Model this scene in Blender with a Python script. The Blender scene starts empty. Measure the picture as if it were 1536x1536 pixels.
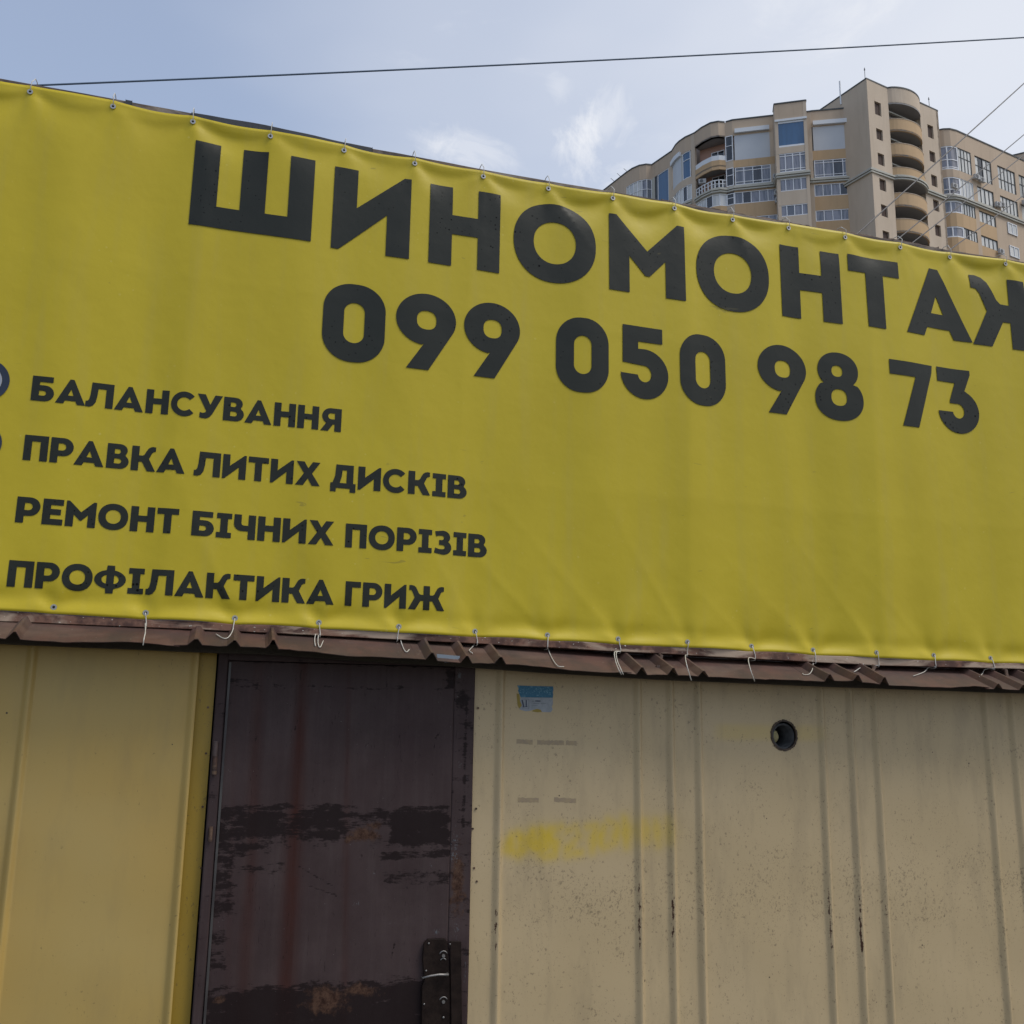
import bpy, bmesh, math, random
import numpy as np
from mathutils import Vector, Matrix, noise
from mathutils.geometry import tessellate_polygon
random.seed(4)
S = bpy.context.scene
COL = S.collection

# ------------------------------------------------------------------ camera
EYE = 1.65
CY = -3.785
cam_d = bpy.data.cameras.new('camera'); cam = bpy.data.objects.new('camera', cam_d); COL.objects.link(cam)
FPX, PITCH, ROLL, YAW = 1476.08, 0.199435, 0.016201, 0.273850
FW = Vector((math.sin(YAW)*math.cos(PITCH), math.cos(YAW)*math.cos(PITCH), math.sin(PITCH)))
_R = Vector((math.cos(YAW), -math.sin(YAW), 0)); _U = _R.cross(FW)
RT = _R*math.cos(ROLL)+_U*math.sin(ROLL); UP = -_R*math.sin(ROLL)+_U*math.cos(ROLL)
cam.matrix_world = Matrix(((RT.x, UP.x, -FW.x, 0), (RT.y, UP.y, -FW.y, CY), (RT.z, UP.z, -FW.z, EYE), (0, 0, 0, 1)))
cam_d.sensor_fit = 'HORIZONTAL'; cam_d.sensor_width = 36; cam_d.lens = 36*FPX/1536
cam_d.clip_start = 0.05; cam_d.clip_end = 3000
S.camera = cam

def ray(x, y):
    return FW+RT*((x-768)/FPX)-UP*((y-768)/FPX)
def at(x, y, Y=0.0):
    "point of the photograph's pixel on the upright plane y=Y (survey helper)"
    d = ray(x, y); t = (Y-CY)/d.y
    return Vector((d.x*t, Y, EYE+d.z*t))

# ------------------------------------------------------------------ sky and sun
SUN_EL, SUN_AZ = math.radians(58), math.radians(128)      # azimuth measured from +y towards +x
W = bpy.data.worlds.new('World'); S.world = W; W.use_nodes = True
nt = W.node_tree; nt.nodes.clear()
def N(t, nt=None, **k):
    n = nt.nodes.new(t)
    for a, b in k.items(): setattr(n, a, b)
    return n
out = N('ShaderNodeOutputWorld', nt); bg = N('ShaderNodeBackground', nt)
sky = N('ShaderNodeTexSky', nt, sky_type='NISHITA'); sky.sun_disc = False
sky.sun_elevation = SUN_EL; sky.sun_rotation = SUN_AZ
sky.air_density = 1.0; sky.dust_density = 2.0; sky.ozone_density = 1.2
tc = N('ShaderNodeTexCoord', nt)
def mathn(nt, op, a, b=None, c=None, clamp=False):
    n = nt.nodes.new('ShaderNodeMath'); n.operation = op; n.use_clamp = clamp
    for i, v in enumerate((a, b, c)):
        if v is None: continue
        if isinstance(v, (int, float)): n.inputs[i].default_value = v
        else: nt.links.new(v, n.inputs[i])
    return n.outputs[0]
def ramp(nt, f, pts, interp='LINEAR'):
    r = nt.nodes.new('ShaderNodeValToRGB'); r.color_ramp.interpolation = interp
    e = r.color_ramp.elements
    while len(e) > 1: e.remove(e[0])
    e[0].position = pts[0][0]; c = pts[0][1]; e[0].color = c if len(c) == 4 else (*c, 1)
    for p, c in pts[1:]:
        x = e.new(p); x.color = c if len(c) == 4 else (*c, 1)
    nt.links.new(f, r.inputs[0]); return r.outputs[0]
def noise_tex(nt, vec, scale, detail=4, rough=.55, dist=0, dims='3D'):
    n = nt.nodes.new('ShaderNodeTexNoise'); n.noise_dimensions = dims
    n.inputs['Scale'].default_value = scale; n.inputs['Detail'].default_value = detail
    n.inputs['Roughness'].default_value = rough; n.inputs['Distortion'].default_value = dist
    if vec is not None: nt.links.new(vec, n.inputs['Vector'])
    return n.outputs['Fac']
def mapping(nt, vec, scale=(1, 1, 1), loc=(0, 0, 0), rot=(0, 0, 0)):
    m = nt.nodes.new('ShaderNodeMapping'); m.inputs['Scale'].default_value = scale
    m.inputs['Location'].default_value = loc; m.inputs['Rotation'].default_value = rot
    nt.links.new(vec, m.inputs['Vector']); return m.outputs[0]
def mixc(nt, f, a, b, mode='MIX'):
    m = nt.nodes.new('ShaderNodeMix'); m.data_type = 'RGBA'; m.blend_type = mode
    for i, v in ((0, f), (6, a), (7, b)):
        if isinstance(v, (int, float)): m.inputs[i].default_value = v
        elif isinstance(v, (tuple, list)): m.inputs[i].default_value = v if len(v) == 4 else (*v, 1)
        else: nt.links.new(v, m.inputs[i])
    return m.outputs[2]
# thin cloud: direction projected on a high flat layer
sep = N('ShaderNodeSeparateXYZ', nt); nt.links.new(tc.outputs['Generated'], sep.inputs[0])
zz = mathn(nt, 'MAXIMUM', sep.outputs[2], 0.04)
cx = mathn(nt, 'DIVIDE', sep.outputs[0], zz); cyy = mathn(nt, 'DIVIDE', sep.outputs[1], zz)
comb = N('ShaderNodeCombineXYZ', nt); nt.links.new(cx, comb.inputs[0]); nt.links.new(cyy, comb.inputs[1])
veil = noise_tex(nt, mapping(nt, comb.outputs[0], (.42, .42, 1), (3.1, 7.7, 0)), 1.0, 5, .55, .3)
wisp = noise_tex(nt, mapping(nt, comb.outputs[0], (2.4, 2.9, 1), (1.3, 4.9, 0)), 1.0, 8, .62, .6)
# the veil thickens towards the sun's side of the sky
side = mathn(nt, 'MULTIPLY_ADD', sep.outputs[0], .62, mathn(nt, 'MULTIPLY', sep.outputs[1], .05))
vf = mathn(nt, 'ADD', mathn(nt, 'MULTIPLY', veil, .9), side)
vmask = ramp(nt, vf, [(.42, (.24,)*3), (.66, (.52,)*3), (.92, (.88,)*3)], 'EASE')
wmask = mathn(nt, 'MULTIPLY', ramp(nt, wisp, [(.58, (0, 0, 0)), (.78, (1, 1, 1))], 'EASE'), .22)
def cloud(px, py, half_w, half_h, tilt, strength):
    d = ray(px, py).normalized(); r_ = (RT*math.cos(tilt)+UP*math.sin(tilt)); r_ = (r_-d*r_.dot(d)).normalized(); u_ = d.cross(r_)
    def dot(v):
        n = nt.nodes.new('ShaderNodeVectorMath'); n.operation = 'DOT_PRODUCT'; nt.links.new(tc.outputs['Generated'], n.inputs[0]); n.inputs[1].default_value = v; return n.outputs['Value']
    a = mathn(nt, 'MULTIPLY', dot(r_), FPX/half_w); b_ = mathn(nt, 'MULTIPLY', dot(u_), FPX/half_h)
    rr_ = mathn(nt, 'SQRT', mathn(nt, 'ADD', mathn(nt, 'MULTIPLY', a, a), mathn(nt, 'MULTIPLY', b_, b_)))
    f = mathn(nt, 'MULTIPLY', mathn(nt, 'SUBTRACT', 1.0, rr_, clamp=True), mathn(nt, 'GREATER_THAN', dot(d), 0.0))
    n_ = noise_tex(nt, mapping(nt, tc.outputs['Generated'], (1, 1, 1), loc=(px*.1, py*.1, 0)), 16, 10, .68, 1.6)
    k = mathn(nt, 'MULTIPLY', mathn(nt, 'SUBTRACT', mathn(nt, 'ADD', mathn(nt, 'MULTIPLY', f, .42), n_), .62), 3.6, clamp=True)
    return mathn(nt, 'MULTIPLY', k, mathn(nt, 'MULTIPLY', ramp(nt, f, [(0, (0,)*3), (.35, (1,)*3)], 'EASE'), strength))
for c_ in ((705, 232, 95, 48, -.35, .26), (872, 212, 52, 78, .1, .36), (840, 132, 26, 30, .5, .14), (935, 268, 60, 34, .2, .25), (650, 215, 60, 50, -.6, .2), (910, 180, 70, 60, .4, .2)):
    wmask = mathn(nt, 'ADD', wmask, cloud(*c_))
m = mathn(nt, 'ADD', vmask, wmask, clamp=True)
SKYC = mixc(nt, m, sky.outputs[0], (4.45, 4.6, 4.95))
nt.links.new(SKYC, bg.inputs[0]); bg.inputs[1].default_value = 0.13
nt.links.new(bg.outputs[0], out.inputs[0])
sd = bpy.data.lights.new('sun', 'SUN'); sd.energy = 1.35; sd.angle = math.radians(26); sd.color = (1, .95, .86)
sun = bpy.data.objects.new('sun', sd); COL.objects.link(sun)
sv = Vector((math.sin(SUN_AZ)*math.cos(SUN_EL), math.cos(SUN_AZ)*math.cos(SUN_EL), math.sin(SUN_EL)))
sun.rotation_euler = sv.to_track_quat('Z', 'Y').to_euler()
S.view_settings.view_transform = 'Standard'; S.view_settings.look = 'None'
S.view_settings.exposure = 0.50; S.view_settings.gamma = 1
S.view_settings.use_curve_mapping = False
S.render.engine = 'CYCLES'
S.cycles.max_bounces = 6; S.cycles.diffuse_bounces = 4; S.cycles.glossy_bounces = 3

# ------------------------------------------------------------------ helpers
def tag(o, label=None, cat=None, group=None, kind=None):
    if label: o['label'] = label
    if cat: o['category'] = cat
    if group: o['group'] = group
    if kind: o['kind'] = kind
    return o
def empty(name, loc=(0, 0, 0), **k):
    o = bpy.data.objects.new(name, None); COL.objects.link(o); o.location = loc; o.empty_display_size = .2
    return tag(o, **k)
def mesh_obj(name, verts, faces, mat=None, parent=None, smooth=False, **k):
    me = bpy.data.meshes.new(name); me.from_pydata([tuple(v) for v in verts], [], faces); me.update()
    if mat: me.materials.append(mat)
    if smooth: me.polygons.foreach_set('use_smooth', [True]*len(me.polygons))
    o = bpy.data.objects.new(name, me); COL.objects.link(o)
    if parent:
        o.parent = parent
        off = Vector(parent.location)
        if parent.parent: off = off+Vector(parent.parent.location)
        me.transform(Matrix.Translation(-off))
    return tag(o, **k)
class MB:
    "collects simple solids in world coordinates, builds one mesh"
    def __init__(s): s.v = []; s.f = []
    def add(s, vs, fs):
        n = len(s.v); s.v += [tuple(v) for v in vs]; s.f += [tuple(i+n for i in f) for f in fs]; return s
    def box(s, a, b, M=None):
        x0, y0, z0 = a; x1, y1, z1 = b
        vs = [Vector(p) for p in ((x0, y0, z0), (x1, y0, z0), (x1, y1, z0), (x0, y1, z0), (x0, y0, z1), (x1, y0, z1), (x1, y1, z1), (x0, y1, z1))]
        if M: vs = [M@v for v in vs]
        return s.add(vs, [(0, 3, 2, 1), (4, 5, 6, 7), (0, 1, 5, 4), (1, 2, 6, 5), (2, 3, 7, 6), (3, 0, 4, 7)])
    def tube(s, pts, r, n=8, caps=True):
        pts = [Vector(p) for p in pts]; rings = []
        up = Vector((0, 0, 1)); d0 = (pts[1]-pts[0]).normalized()
        if abs(d0.dot(up)) > .95: up = Vector((1, 0, 0))
        a = d0.cross(up).normalized()
        for i, p in enumerate(pts):
            d = ((pts[min(i+1, len(pts)-1)]-pts[max(i-1, 0)])).normalized()
            a = (a-d*a.dot(d)).normalized(); b = d.cross(a)
            rr = r[i] if isinstance(r, (list, tuple)) else r
            rings.append([p+(a*math.cos(t)+b*math.sin(t))*rr for t in [2*math.pi*k/n for k in range(n)]])
        vs = [v for R_ in rings for v in R_]; fs = []
        for i in range(len(pts)-1):
            for k in range(n):
                fs.append((i*n+k, i*n+(k+1) % n, (i+1)*n+(k+1) % n, (i+1)*n+k))
        if caps: fs += [tuple(range(n))[::-1], tuple((len(pts)-1)*n+k for k in range(n))]
        return s.add(vs, fs)
    def build(s, name, mat, parent=None, smooth=False, bevel=0, **k):
        o = mesh_obj(name, s.v, s.f, mat, parent, smooth, **k)
        if bevel:
            b = o.modifiers.new('bevel', 'BEVEL'); b.width = bevel; b.segments = 2; b.limit_method = 'ANGLE'
        return o
def smoothstep(a, b, x):
    t = np.clip((x-a)/(b-a), 0, 1); return t*t*(3-2*t)

# ------------------------------------------------------------------ materials
def mat(name, col, rough=.6, metal=0, spec=.5):
    m = bpy.data.materials.new(name); m.use_nodes = True; b = m.node_tree.nodes['Principled BSDF']
    b.inputs['Base Color'].default_value = (*col, 1); b.inputs['Roughness'].default_value = rough
    b.inputs['Metallic'].default_value = metal; b.inputs['Specular IOR Level'].default_value = spec
    return m
def P(m): return m.node_tree.nodes['Principled BSDF']
def bump(m, h, strength=.3, dist=.01):
    nt = m.node_tree; b = nt.nodes.new('ShaderNodeBump'); b.inputs['Strength'].default_value = strength
    b.inputs['Distance'].default_value = dist; nt.links.new(h, b.inputs['Height'])
    nt.links.new(b.outputs[0], P(m).inputs['Normal'])
def objc(m):
    t = m.node_tree.nodes.new('ShaderNodeTexCoord'); return t.outputs['Object']
def attr(m, name):
    a = m.node_tree.nodes.new('ShaderNodeAttribute'); a.attribute_name = name; return a.outputs['Fac']
def lnk(m, o, inp): m.node_tree.links.new(o, P(m).inputs[inp])
def varied(name, col, col2, scale=3, rough=.7, bscale=None, bstr=.1, metal=0, stretch=(1, 1, 1), lo=.35, hi=.65, spec=.5):
    m = mat(name, col, rough, metal, spec); nt = m.node_tree
    v = mapping(nt, objc(m), stretch); f = noise_tex(nt, v, scale, 6, .6)
    lnk(m, mixc(nt, ramp(nt, f, [(lo, (0,)*3), (hi, (1,)*3)]), col, col2), 'Base Color')
    if bscale: bump(m, noise_tex(nt, objc(m), bscale, 5, .6), bstr, .01)
    return m

# banner vinyl
def vinyl(name, base, dark, rough, spots, coat=0.0, streak=0.0):
    m = mat(name, base, rough, 0, .28); nt = m.node_tree; v = objc(m)
    f = noise_tex(nt, v, 2.2, 5, .6)
    c = mixc(nt, ramp(nt, f, [(.3, (0,)*3), (.75, (1,)*3)]), base, dark)
    # dust streaks running down, thin film
    f2 = noise_tex(nt, mapping(nt, v, (14, 1, 1.3)), 1.0, 5, .6)
    c = mixc(nt, mathn(nt, 'MULTIPLY', ramp(nt, f2, [(.5, (0,)*3), (.8, (1,)*3)]), streak), c, (.30, .27, .17))
    # little splashes
    vo = nt.nodes.new('ShaderNodeTexVoronoi'); vo.inputs['Scale'].default_value = 46; nt.links.new(v, vo.inputs['Vector'])
    sel = nt.nodes.new('ShaderNodeSeparateColor'); nt.links.new(vo.outputs['Color'], sel.inputs[0])
    ms = mathn(nt, 'MULTIPLY', mathn(nt, 'LESS_THAN', vo.outputs['Distance'], mathn(nt, 'MULTIPLY', sel.outputs[1], .23)), mathn(nt, 'LESS_THAN', sel.outputs[0], spots[0]))
    ms = mathn(nt, 'MULTIPLY', ms, ramp(nt, noise_tex(nt, v, 5, 3), [(.4, (.1,)*3), (.6, (1,)*3)]))
    c = mixc(nt, mathn(nt, 'MULTIPLY', ms, spots[1]), c, spots[2])
    # scuffs: short warped strokes
    sc = noise_tex(nt, mapping(nt, v, (7, 7, 26), rot=(0, .5, 0)), 1.0, 3, .5, 1.5)
    c = mixc(nt, mathn(nt, 'MULTIPLY', ramp(nt, sc, [(.735, (0,)*3), (.76, (1,)*3)]), .35), c, (.12, .10, .04))
    lnk(m, c, 'Base Color'); lnk(m, mathn(nt, 'MULTIPLY_ADD', ms, -.24, .27), 'Specular IOR Level')
    lnk(m, mathn(nt, 'MULTIPLY_ADD', f, .15, rough-.07), 'Roughness')
    bump(m, mathn(nt, 'ADD', noise_tex(nt, v, 9, 4, .5), mathn(nt, 'MULTIPLY', noise_tex(nt, v, 700, 1), .02)), .12, .02)
    return m
M_YEL = vinyl('banner_yellow', (.50, .395, .020), (.455, .355, .017), .46, (.12, .35, (.62, .55, .2)), streak=.12)
M_INK = vinyl('banner_ink', (.012, .014, .009), (.016, .018, .012), .38, (.85, .9, (.004, .004, .005)), streak=.0)
M_NAVY = vinyl('wheel_print', (.02, .03, .05), (.03, .04, .07), .4, (.1, .3, (.01, .01, .01)))
M_LIGHTPRINT = mat('rim_print', (.32, .34, .38), .4)
M_GROM = mat('grommet_metal', (.38, .37, .34), .38, .9)
M_DARK = mat('hole_dark', (.01, .01, .01), .9)
M_TIE = varied('tie_plastic', (.62, .60, .54), (.45, .42, .36), 30, .45)
def rust_mat(name, a, b, c, scale=18, rough=.75, bstr=.5):
    m = mat(name, a, rough); nt = m.node_tree; v = objc(m)
    f = noise_tex(nt, v, scale, 8, .68); g = noise_tex(nt, mapping(nt, v, (.4, 1, 1.6)), scale*.5, 5, .6, .5)
    x = mixc(nt, ramp(nt, f, [(.42, (0,)*3), (.56, (1,)*3)]), a, b)
    x = mixc(nt, ramp(nt, g, [(.50, (0,)*3), (.60, (1,)*3)]), x, c)
    lnk(m, x, 'Base Color'); bump(m, f, bstr, .004); return m
M_RUST = rust_mat('rusty_angle', (.20, .10, .065), (.075, .034, .024), (.40, .30, .22), 14)
_nt = M_RUST.node_tree; _o = P(M_RUST).inputs['Base Color'].links[0].from_socket
lnk(M_RUST, mixc(_nt, ramp(_nt, noise_tex(_nt, mapping(_nt, objc(M_RUST), (1, 1, 2)), 75, 2, .5), [(.70, (0,)*3), (.72, (1,)*3)]), _o, (.6, .58, .5)), 'Base Color')
M_RUST2 = rust_mat('rusty_rod', (.09, .045, .03), (.04, .02, .014), (.16, .10, .06), 20)
M_TOPRAIL = rust_mat('weathered_rail', (.14, .10, .075), (.06, .045, .04), (.28, .24, .20), 9)
M_BLACKWRAP = varied('black_wrap', (.012, .014, .018), (.03, .033, .04), 30, .5)
M_ROOF = rust_mat('brown_roof_sheet', (.088, .040, .029), (.058, .029, .022), (.105, .062, .046), 7, .62, .12)
_nt = M_ROOF.node_tree; _v = objc(M_ROOF); _old = P(M_ROOF).inputs['Base Color'].links[0].from_socket
_x = mixc(_nt, mathn(_nt, 'MULTIPLY', ramp(_nt, noise_tex(_nt, mapping(_nt, _v, (3, 1, 1)), 2.2, 6, .7), [(.45, (0,)*3), (.65, (1,)*3)]), .6), _old, (.032, .023, .019))
_x = mixc(_nt, ramp(_nt, noise_tex(_nt, _v, 90, 3, .6), [(.70, (0,)*3), (.74, (1,)*3)]), _x, (.26, .22, .18))
lnk(M_ROOF, _x, 'Base Color')
M_GROUND = varied('asphalt', (.075, .072, .066), (.12, .11, .095), 2, .9, 40, .4)
M_CABLE = mat('cable_black', (.07, .11, .17), .5)
M_WIRE = mat('aluminium_wire', (.045, .038, .036), .5)
# building
def plaster(name, a, b, sc=.5):
    m = mat(name, a, .9); nt = m.node_tree; v = objc(m)
    f = noise_tex(nt, mapping(nt, v, (1, 1, .35)), sc, 6, .6)
    g = noise_tex(nt, mapping(nt, v, (1.2, 1.2, .12)), 1.6, 4, .6)
    x = mixc(nt, ramp(nt, f, [(.35, (0,)*3), (.68, (1,)*3)]), a, b)
    x = mixc(nt, mathn(nt, 'MULTIPLY', ramp(nt, g, [(.55, (0,)*3), (.8, (1,)*3)]), .35), x, tuple(k*.62 for k in a))
    lnk(m, x, 'Base Color'); return m
M_PLAS = plaster('beige_plaster', (.49, .40, .305), (.55, .455, .355))
M_PLAS2 = plaster('pink_beige_plaster', (.46, .36, .265), (.51, .40, .295))
M_OCHRE = plaster('ochre_plaster', (.47, .325, .185), (.52, .36, .21))
M_GREYG = plaster('grey_green_trim', (.42, .41, .36), (.47, .455, .40))
M_COPE = mat('coping_metal', (.06, .065, .065), .5, .3)
M_PVC = mat('white_window_frame', (.72, .73, .75), .4)
M_GREYFRAME = mat('grey_window_frame', (.10, .10, .10), .5)
M_SHUT = varied('white_roller_shutter', (.52, .54, .56), (.48, .50, .53), .4, .5)
M_SHUTBOX = mat('shutter_box', (.66, .68, .70), .5)
def glass(name, a, b, rough=.06, ior=1.9):
    m = mat(name, a, rough); nt = m.node_tree; P(m).inputs['IOR'].default_value = ior
    v = objc(m)
    f = noise_tex(nt, mapping(nt, v, (2.2, 2.2, .25)), 1.0, 3, .6)
    lnk(m, mixc(nt, ramp(nt, f, [(.42, (0,)*3), (.55, (1,)*3)]), a, b), 'Base Color')
    bump(m, noise_tex(nt, v, .6, 2), .05, .2); return m
M_GL = glass('window_glass_curtained', (.075, .085, .105), (.20, .20, .23))
M_GLB = glass('blue_window_film', (.055, .12, .22), (.06, .135, .25), .15, 1.6)
M_GLW = glass('window_glass_pale_sky', (.42, .43, .42), (.58, .57, .53), .08, 1.9)  # pale base colour stands in for bright sky reflected in the panes
M_GLD = glass('dark_glass', (.012, .014, .018), (.03, .035, .04), .06, 1.7)
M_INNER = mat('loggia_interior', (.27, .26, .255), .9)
M_INNERP = mat('loggia_interior_pink', (.42, .25, .19), .9)
M_AC = mat('air_conditioner_white', (.42, .42, .42), .5)
M_BROWNGL = mat('brown_curtained_pane', (.07, .045, .035), .5, 0, .2)
M_SMALLW = mat('small_window_brown', (.075, .050, .040), .4)

# ------------------------------------------------------------------ ground
g = mesh_obj('ground', [(-900, -900, 0), (900, -900, 0), (900, 900, 0), (-900, 900, 0)], [(0, 1, 2, 3)], M_GROUND, kind='structure')

# ------------------------------------------------------------------ apartment building
BX = empty('apartment_building', (66, 82, 0), label='tall beige apartment tower with curved loggias and ochre bands rising behind the banner', cat='building')
Z0 = EYE
def up3(p, z): return Vector((p[0], p[1]+CY, z+Z0))      # building plan is measured from the viewpoint's foot
def offset(pts, d):
    "shift an open plan polyline to its right-hand side (towards the street) by d"
    out_ = []
    for i, p in enumerate(pts):
        a = Vector(pts[max(i-1, 0)]); b = Vector(pts[min(i+1, len(pts)-1)]); t = (b-a).normalized()
        out_.append((p[0]+t.y*d, p[1]-t.x*d))
    return out_
def ribbon(pts, z0, z1, out_=0.0, th=.3, mb=None):
    mb = mb or MB(); A = offset(pts, out_); B = offset(pts, out_-th); n = len(pts); vs = []; fs = []
    for i in range(n): vs += [up3(A[i], z0), up3(A[i], z1), up3(B[i], z1), up3(B[i], z0)]
    for i in range(n-1):
        a, b = 4*i, 4*i+4
        fs += [(a, b, b+1, a+1), (a+1, b+1, b+2, a+2), (a+2, b+2, b+3, a+3), (a+3, b+3, b, a)]
    fs += [(0, 1, 2, 3), (4*n-1, 4*n-2, 4*n-3, 4*n-4)]
    return mb.add(vs, fs)
def arc_pts(P0, P1, bulge, n=12):
    "curved plan between two points, bulging towards the street by `bulge` metres"
    P0 = Vector(P0); P1 = Vector(P1); t = (P1-P0); nrm = Vector((t.y, -t.x)).normalized(); r = []
    for i in range(n+1):
        s = i/n; r.append(tuple(P0+t*s+nrm*bulge*(1-(2*s-1)**2)**.8))
    return r
def lerp_pts(pts, s0, s1, n=None):
    "sub-polyline between arc-length fractions"
    L = [0]
    for i in range(1, len(pts)): L.append(L[-1]+(Vector(pts[i])-Vector(pts[i-1])).length)
    T = L[-1]
    def pos(s):
        d = s*T
        for i in range(1, len(pts)):
            if d <= L[i]+1e-9:
                k = (d-L[i-1])/(L[i]-L[i-1]); a, b = Vector(pts[i-1]), Vector(pts[i]); return tuple(a+(b-a)*k)
        return tuple(pts[-1])
    mids = [tuple(pts[i]) for i in range(1, len(pts)-1) if s0 < L[i]/T < s1]
    return [pos(s0)]+mids+[pos(s1)]
def glazing(pts, z0, z1, n, transoms=(), gm=None, fm=None, inset=.08, w=.09, dark=(), pm=None):
    gm = gm or M_GL; fm = fm or M_PVC
    fr = MB()
    for (a, b) in ((z0, z0+w), (z1-w, z1)): ribbon(pts, a, b, -inset+.05, .10, fr)
    for t in transoms: ribbon(pts, z0+(z1-z0)*t-w*.4, z0+(z1-z0)*t+w*.4, -inset+.045, .09, fr)
    for k in range(n+1):
        c = k/n; h = .5*w/max(1e-6, sum((Vector(pts[i+1])-Vector(pts[i])).length for i in range(len(pts)-1)))
        s0, s1 = max(0, c-h), min(1, c+h)
        if s1 - s0 < 1.5*h: s0, s1 = (0, 2*h) if c < .5 else (1-2*h, 1)
        ribbon(lerp_pts(pts, s0, s1), z0+.001, z1-.001, -inset+.055, .10, fr)
    wo = fr.build('window', fm, BX)
    for k in range(n):
        mm = M_GLD if k in dark else (pm[k % len(pm)] if pm else gm)
        ribbon(lerp_pts(pts, k/n, (k+1)/n), z0, z1, -inset-.01, .02).build('pane', mm, wo)
    return wo
def wallp(pts, z0, z1, m=None, name='wall', out_=0.0, th=.35, **k):
    return ribbon(pts, z0, z1, out_, th).build(name, m or M_PLAS, BX, **k)
def cope(pts, z, out_=.06):
    ribbon(pts, z, z+.16, out_, .45).build('coping', M_COPE, BX)
def cornice(pts, z=57.08):
    mb = MB(); ribbon(pts, z, z+.16, .22, .5, mb); ribbon(pts, z+.16, z+.24, .10, .38, mb)
    ribbon(pts, z+.24, z+.42, .30, .58, mb); ribbon(pts, z+.42, z+.62, .08, .36, mb)
    mb.build('cornice', M_GREYG, BX)
H = 65.8
# floors below the cornice: glazed strip [z0,z1]; the solid band lies between
LOW = [(55.5, 56.95), (52.55, 53.85), (49.5, 50.8), (46.45, 47.75)]
def lower(pts, n, gm=None, band=M_OCHRE, dark0=(), fm=None, pm=None):
    zt = 57.08
    for i, (a, b) in enumerate(LOW):
        wallp(pts, b, zt, band, 'spandrel'); glazing(pts, a, b, n, (), gm, fm, dark=dark0 if i == 0 else (), pm=pm); zt = a
    wallp(pts, -Z0+.01, zt, M_PLAS2, 'wall')
def col(pts, z0, z1, m=None): wallp(pts, z0, z1, m or M_PLAS2, 'pier', out_=.03, th=.5)

# --- left wing, from the tower outwards
P7a, P7b = (57.84, 85.85), (61.88, 83.92)
s7 = [P7a, P7b]; s7w = lerp_pts(s7, .03, .97)
wallp(s7, 64.4, H, M_PLAS2, 'parapet'); cope(s7, H)
wallp(s7, 63.9, 64.4, M_PLAS2, 'spandrel')
ribbon(s7w, 64.02, 64.5, .30, .42).build('shutter_box', M_SHUTBOX, BX)
ribbon(lerp_pts(s7, .03, .91), 61.0, 64.02, -.02, .05).build('roller_shutter', M_SHUT, BX)
glazing(lerp_pts(s7, .915, .99), 61.0, 63.9, 1, (.5,), M_GLD)
wallp(s7, 59.85, 61.0, M_OCHRE, 'spandrel')
glazing(lerp_pts(s7, .02, .92), 57.75, 59.85, 4, (.15, .84), pm=[M_GL, M_GL, M_GLD, M_GL])
glazing(lerp_pts(s7, .93, 1), 57.75, 59.85, 1, (.15, .84), M_GLD)
wallp(s7, 57.6, 57.75, M_GREYG, 'sill')
lower(s7, 5, dark0=(3,))
cornice([(57.3, 86.1), P7a, P7b, (62.0, 84.2)])
# recess between bay and s7
r67 = [(56.75, 86.1), (57.3, 86.15), P7a]
wallp(r67, -Z0+.01, H-.01, M_PLAS, 'wall'); cope(r67, H-.02)
# bay s6
P6a, P6b = (53.48, 86.2), (56.42, 84.52)
s6 = [P6a, P6b]
ret6a = [(54.1, 87.45), P6a]; ret6b = [P6b, (57.05, 85.8)]
for r_ in (ret6a, ret6b):
    wallp(r_, -Z0+.01, 57.08, M_PLAS, 'wall'); wallp(r_, 57.7, H+.2, M_PLAS, 'wall'); cope(r_, H+.2)
wallp(s6, 64.05, H+.2, M_PLAS2, 'parapet'); cope(s6, H+.2)
ribbon(lerp_pts(s6, .0, 1), 63.85, 64.1, .12, .3).build('window_head', M_SHUTBOX, BX)
glazing(lerp_pts(s6, .03, .97), 60.75, 63.85, 1, (), M_GLB, w=.22)
wallp(s6, 59.98, 60.75, M_PLAS, 'spandrel')
glazing(lerp_pts(s6, .05, .97), 57.75, 59.98, 4, (.15, .86))
wallp(s6, 57.6, 57.75, M_GREYG, 'sill')
zt = 57.08
for i, (a, b) in enumerate(LOW):
    wallp(s6, b, zt, M_PLAS if i else M_GREYG, 'spandrel'); glazing(lerp_pts(s6, .03, .97), a, b, 4, (), pm=[M_GL, M_GL, M_GL, M_GL]); zt = a
wallp(s6, -Z0+.01, zt, M_PLAS2, 'wall')
cornice([ret6a[0], P6a, P6b, ret6b[1]])
# s5 flat bay with shutter
P5a, P5b = (50.36, 89.94), (54.32, 87.78)
s5 = [P5a, P5b]
col([P5b, (54.75, 87.55)], -Z0+.01, H-.03); 
wallp(s5, 64.6, H, M_PLAS2, 'parapet'); cope([(49.85, 90.5)]+s5+[(54.6, 87.6)], H)
wallp(s5, 63.9, 64.6, M_PLAS2, 'spandrel')
ribbon(lerp_pts(s5, .05, .89), 64.1, 64.6, .30, .42).build('shutter_box', M_SHUTBOX, BX)
ribbon(lerp_pts(s5, .04, .89), 60.85, 64.1, -.02, .05).build('roller_shutter', M_SHUT, BX)
wallp(lerp_pts(s5, .89, 1), 60.85, 64.1, M_PLAS, 'pier')
wallp(s5, 59.95, 60.85, M_OCHRE, 'spandrel')
glazing(lerp_pts(s5, .03, .89), 57.8, 59.95, 4, (.17, .80), pm=[M_GL, M_GL, M_GLD, M_GL])
wallp(lerp_pts(s5, .89, 1), 57.7, 59.95, M_PLAS, 'pier')
wallp(s5, 57.6, 57.8, M_GREYG, 'sill')
lower(s5, 5, dark0=(1,))
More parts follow.
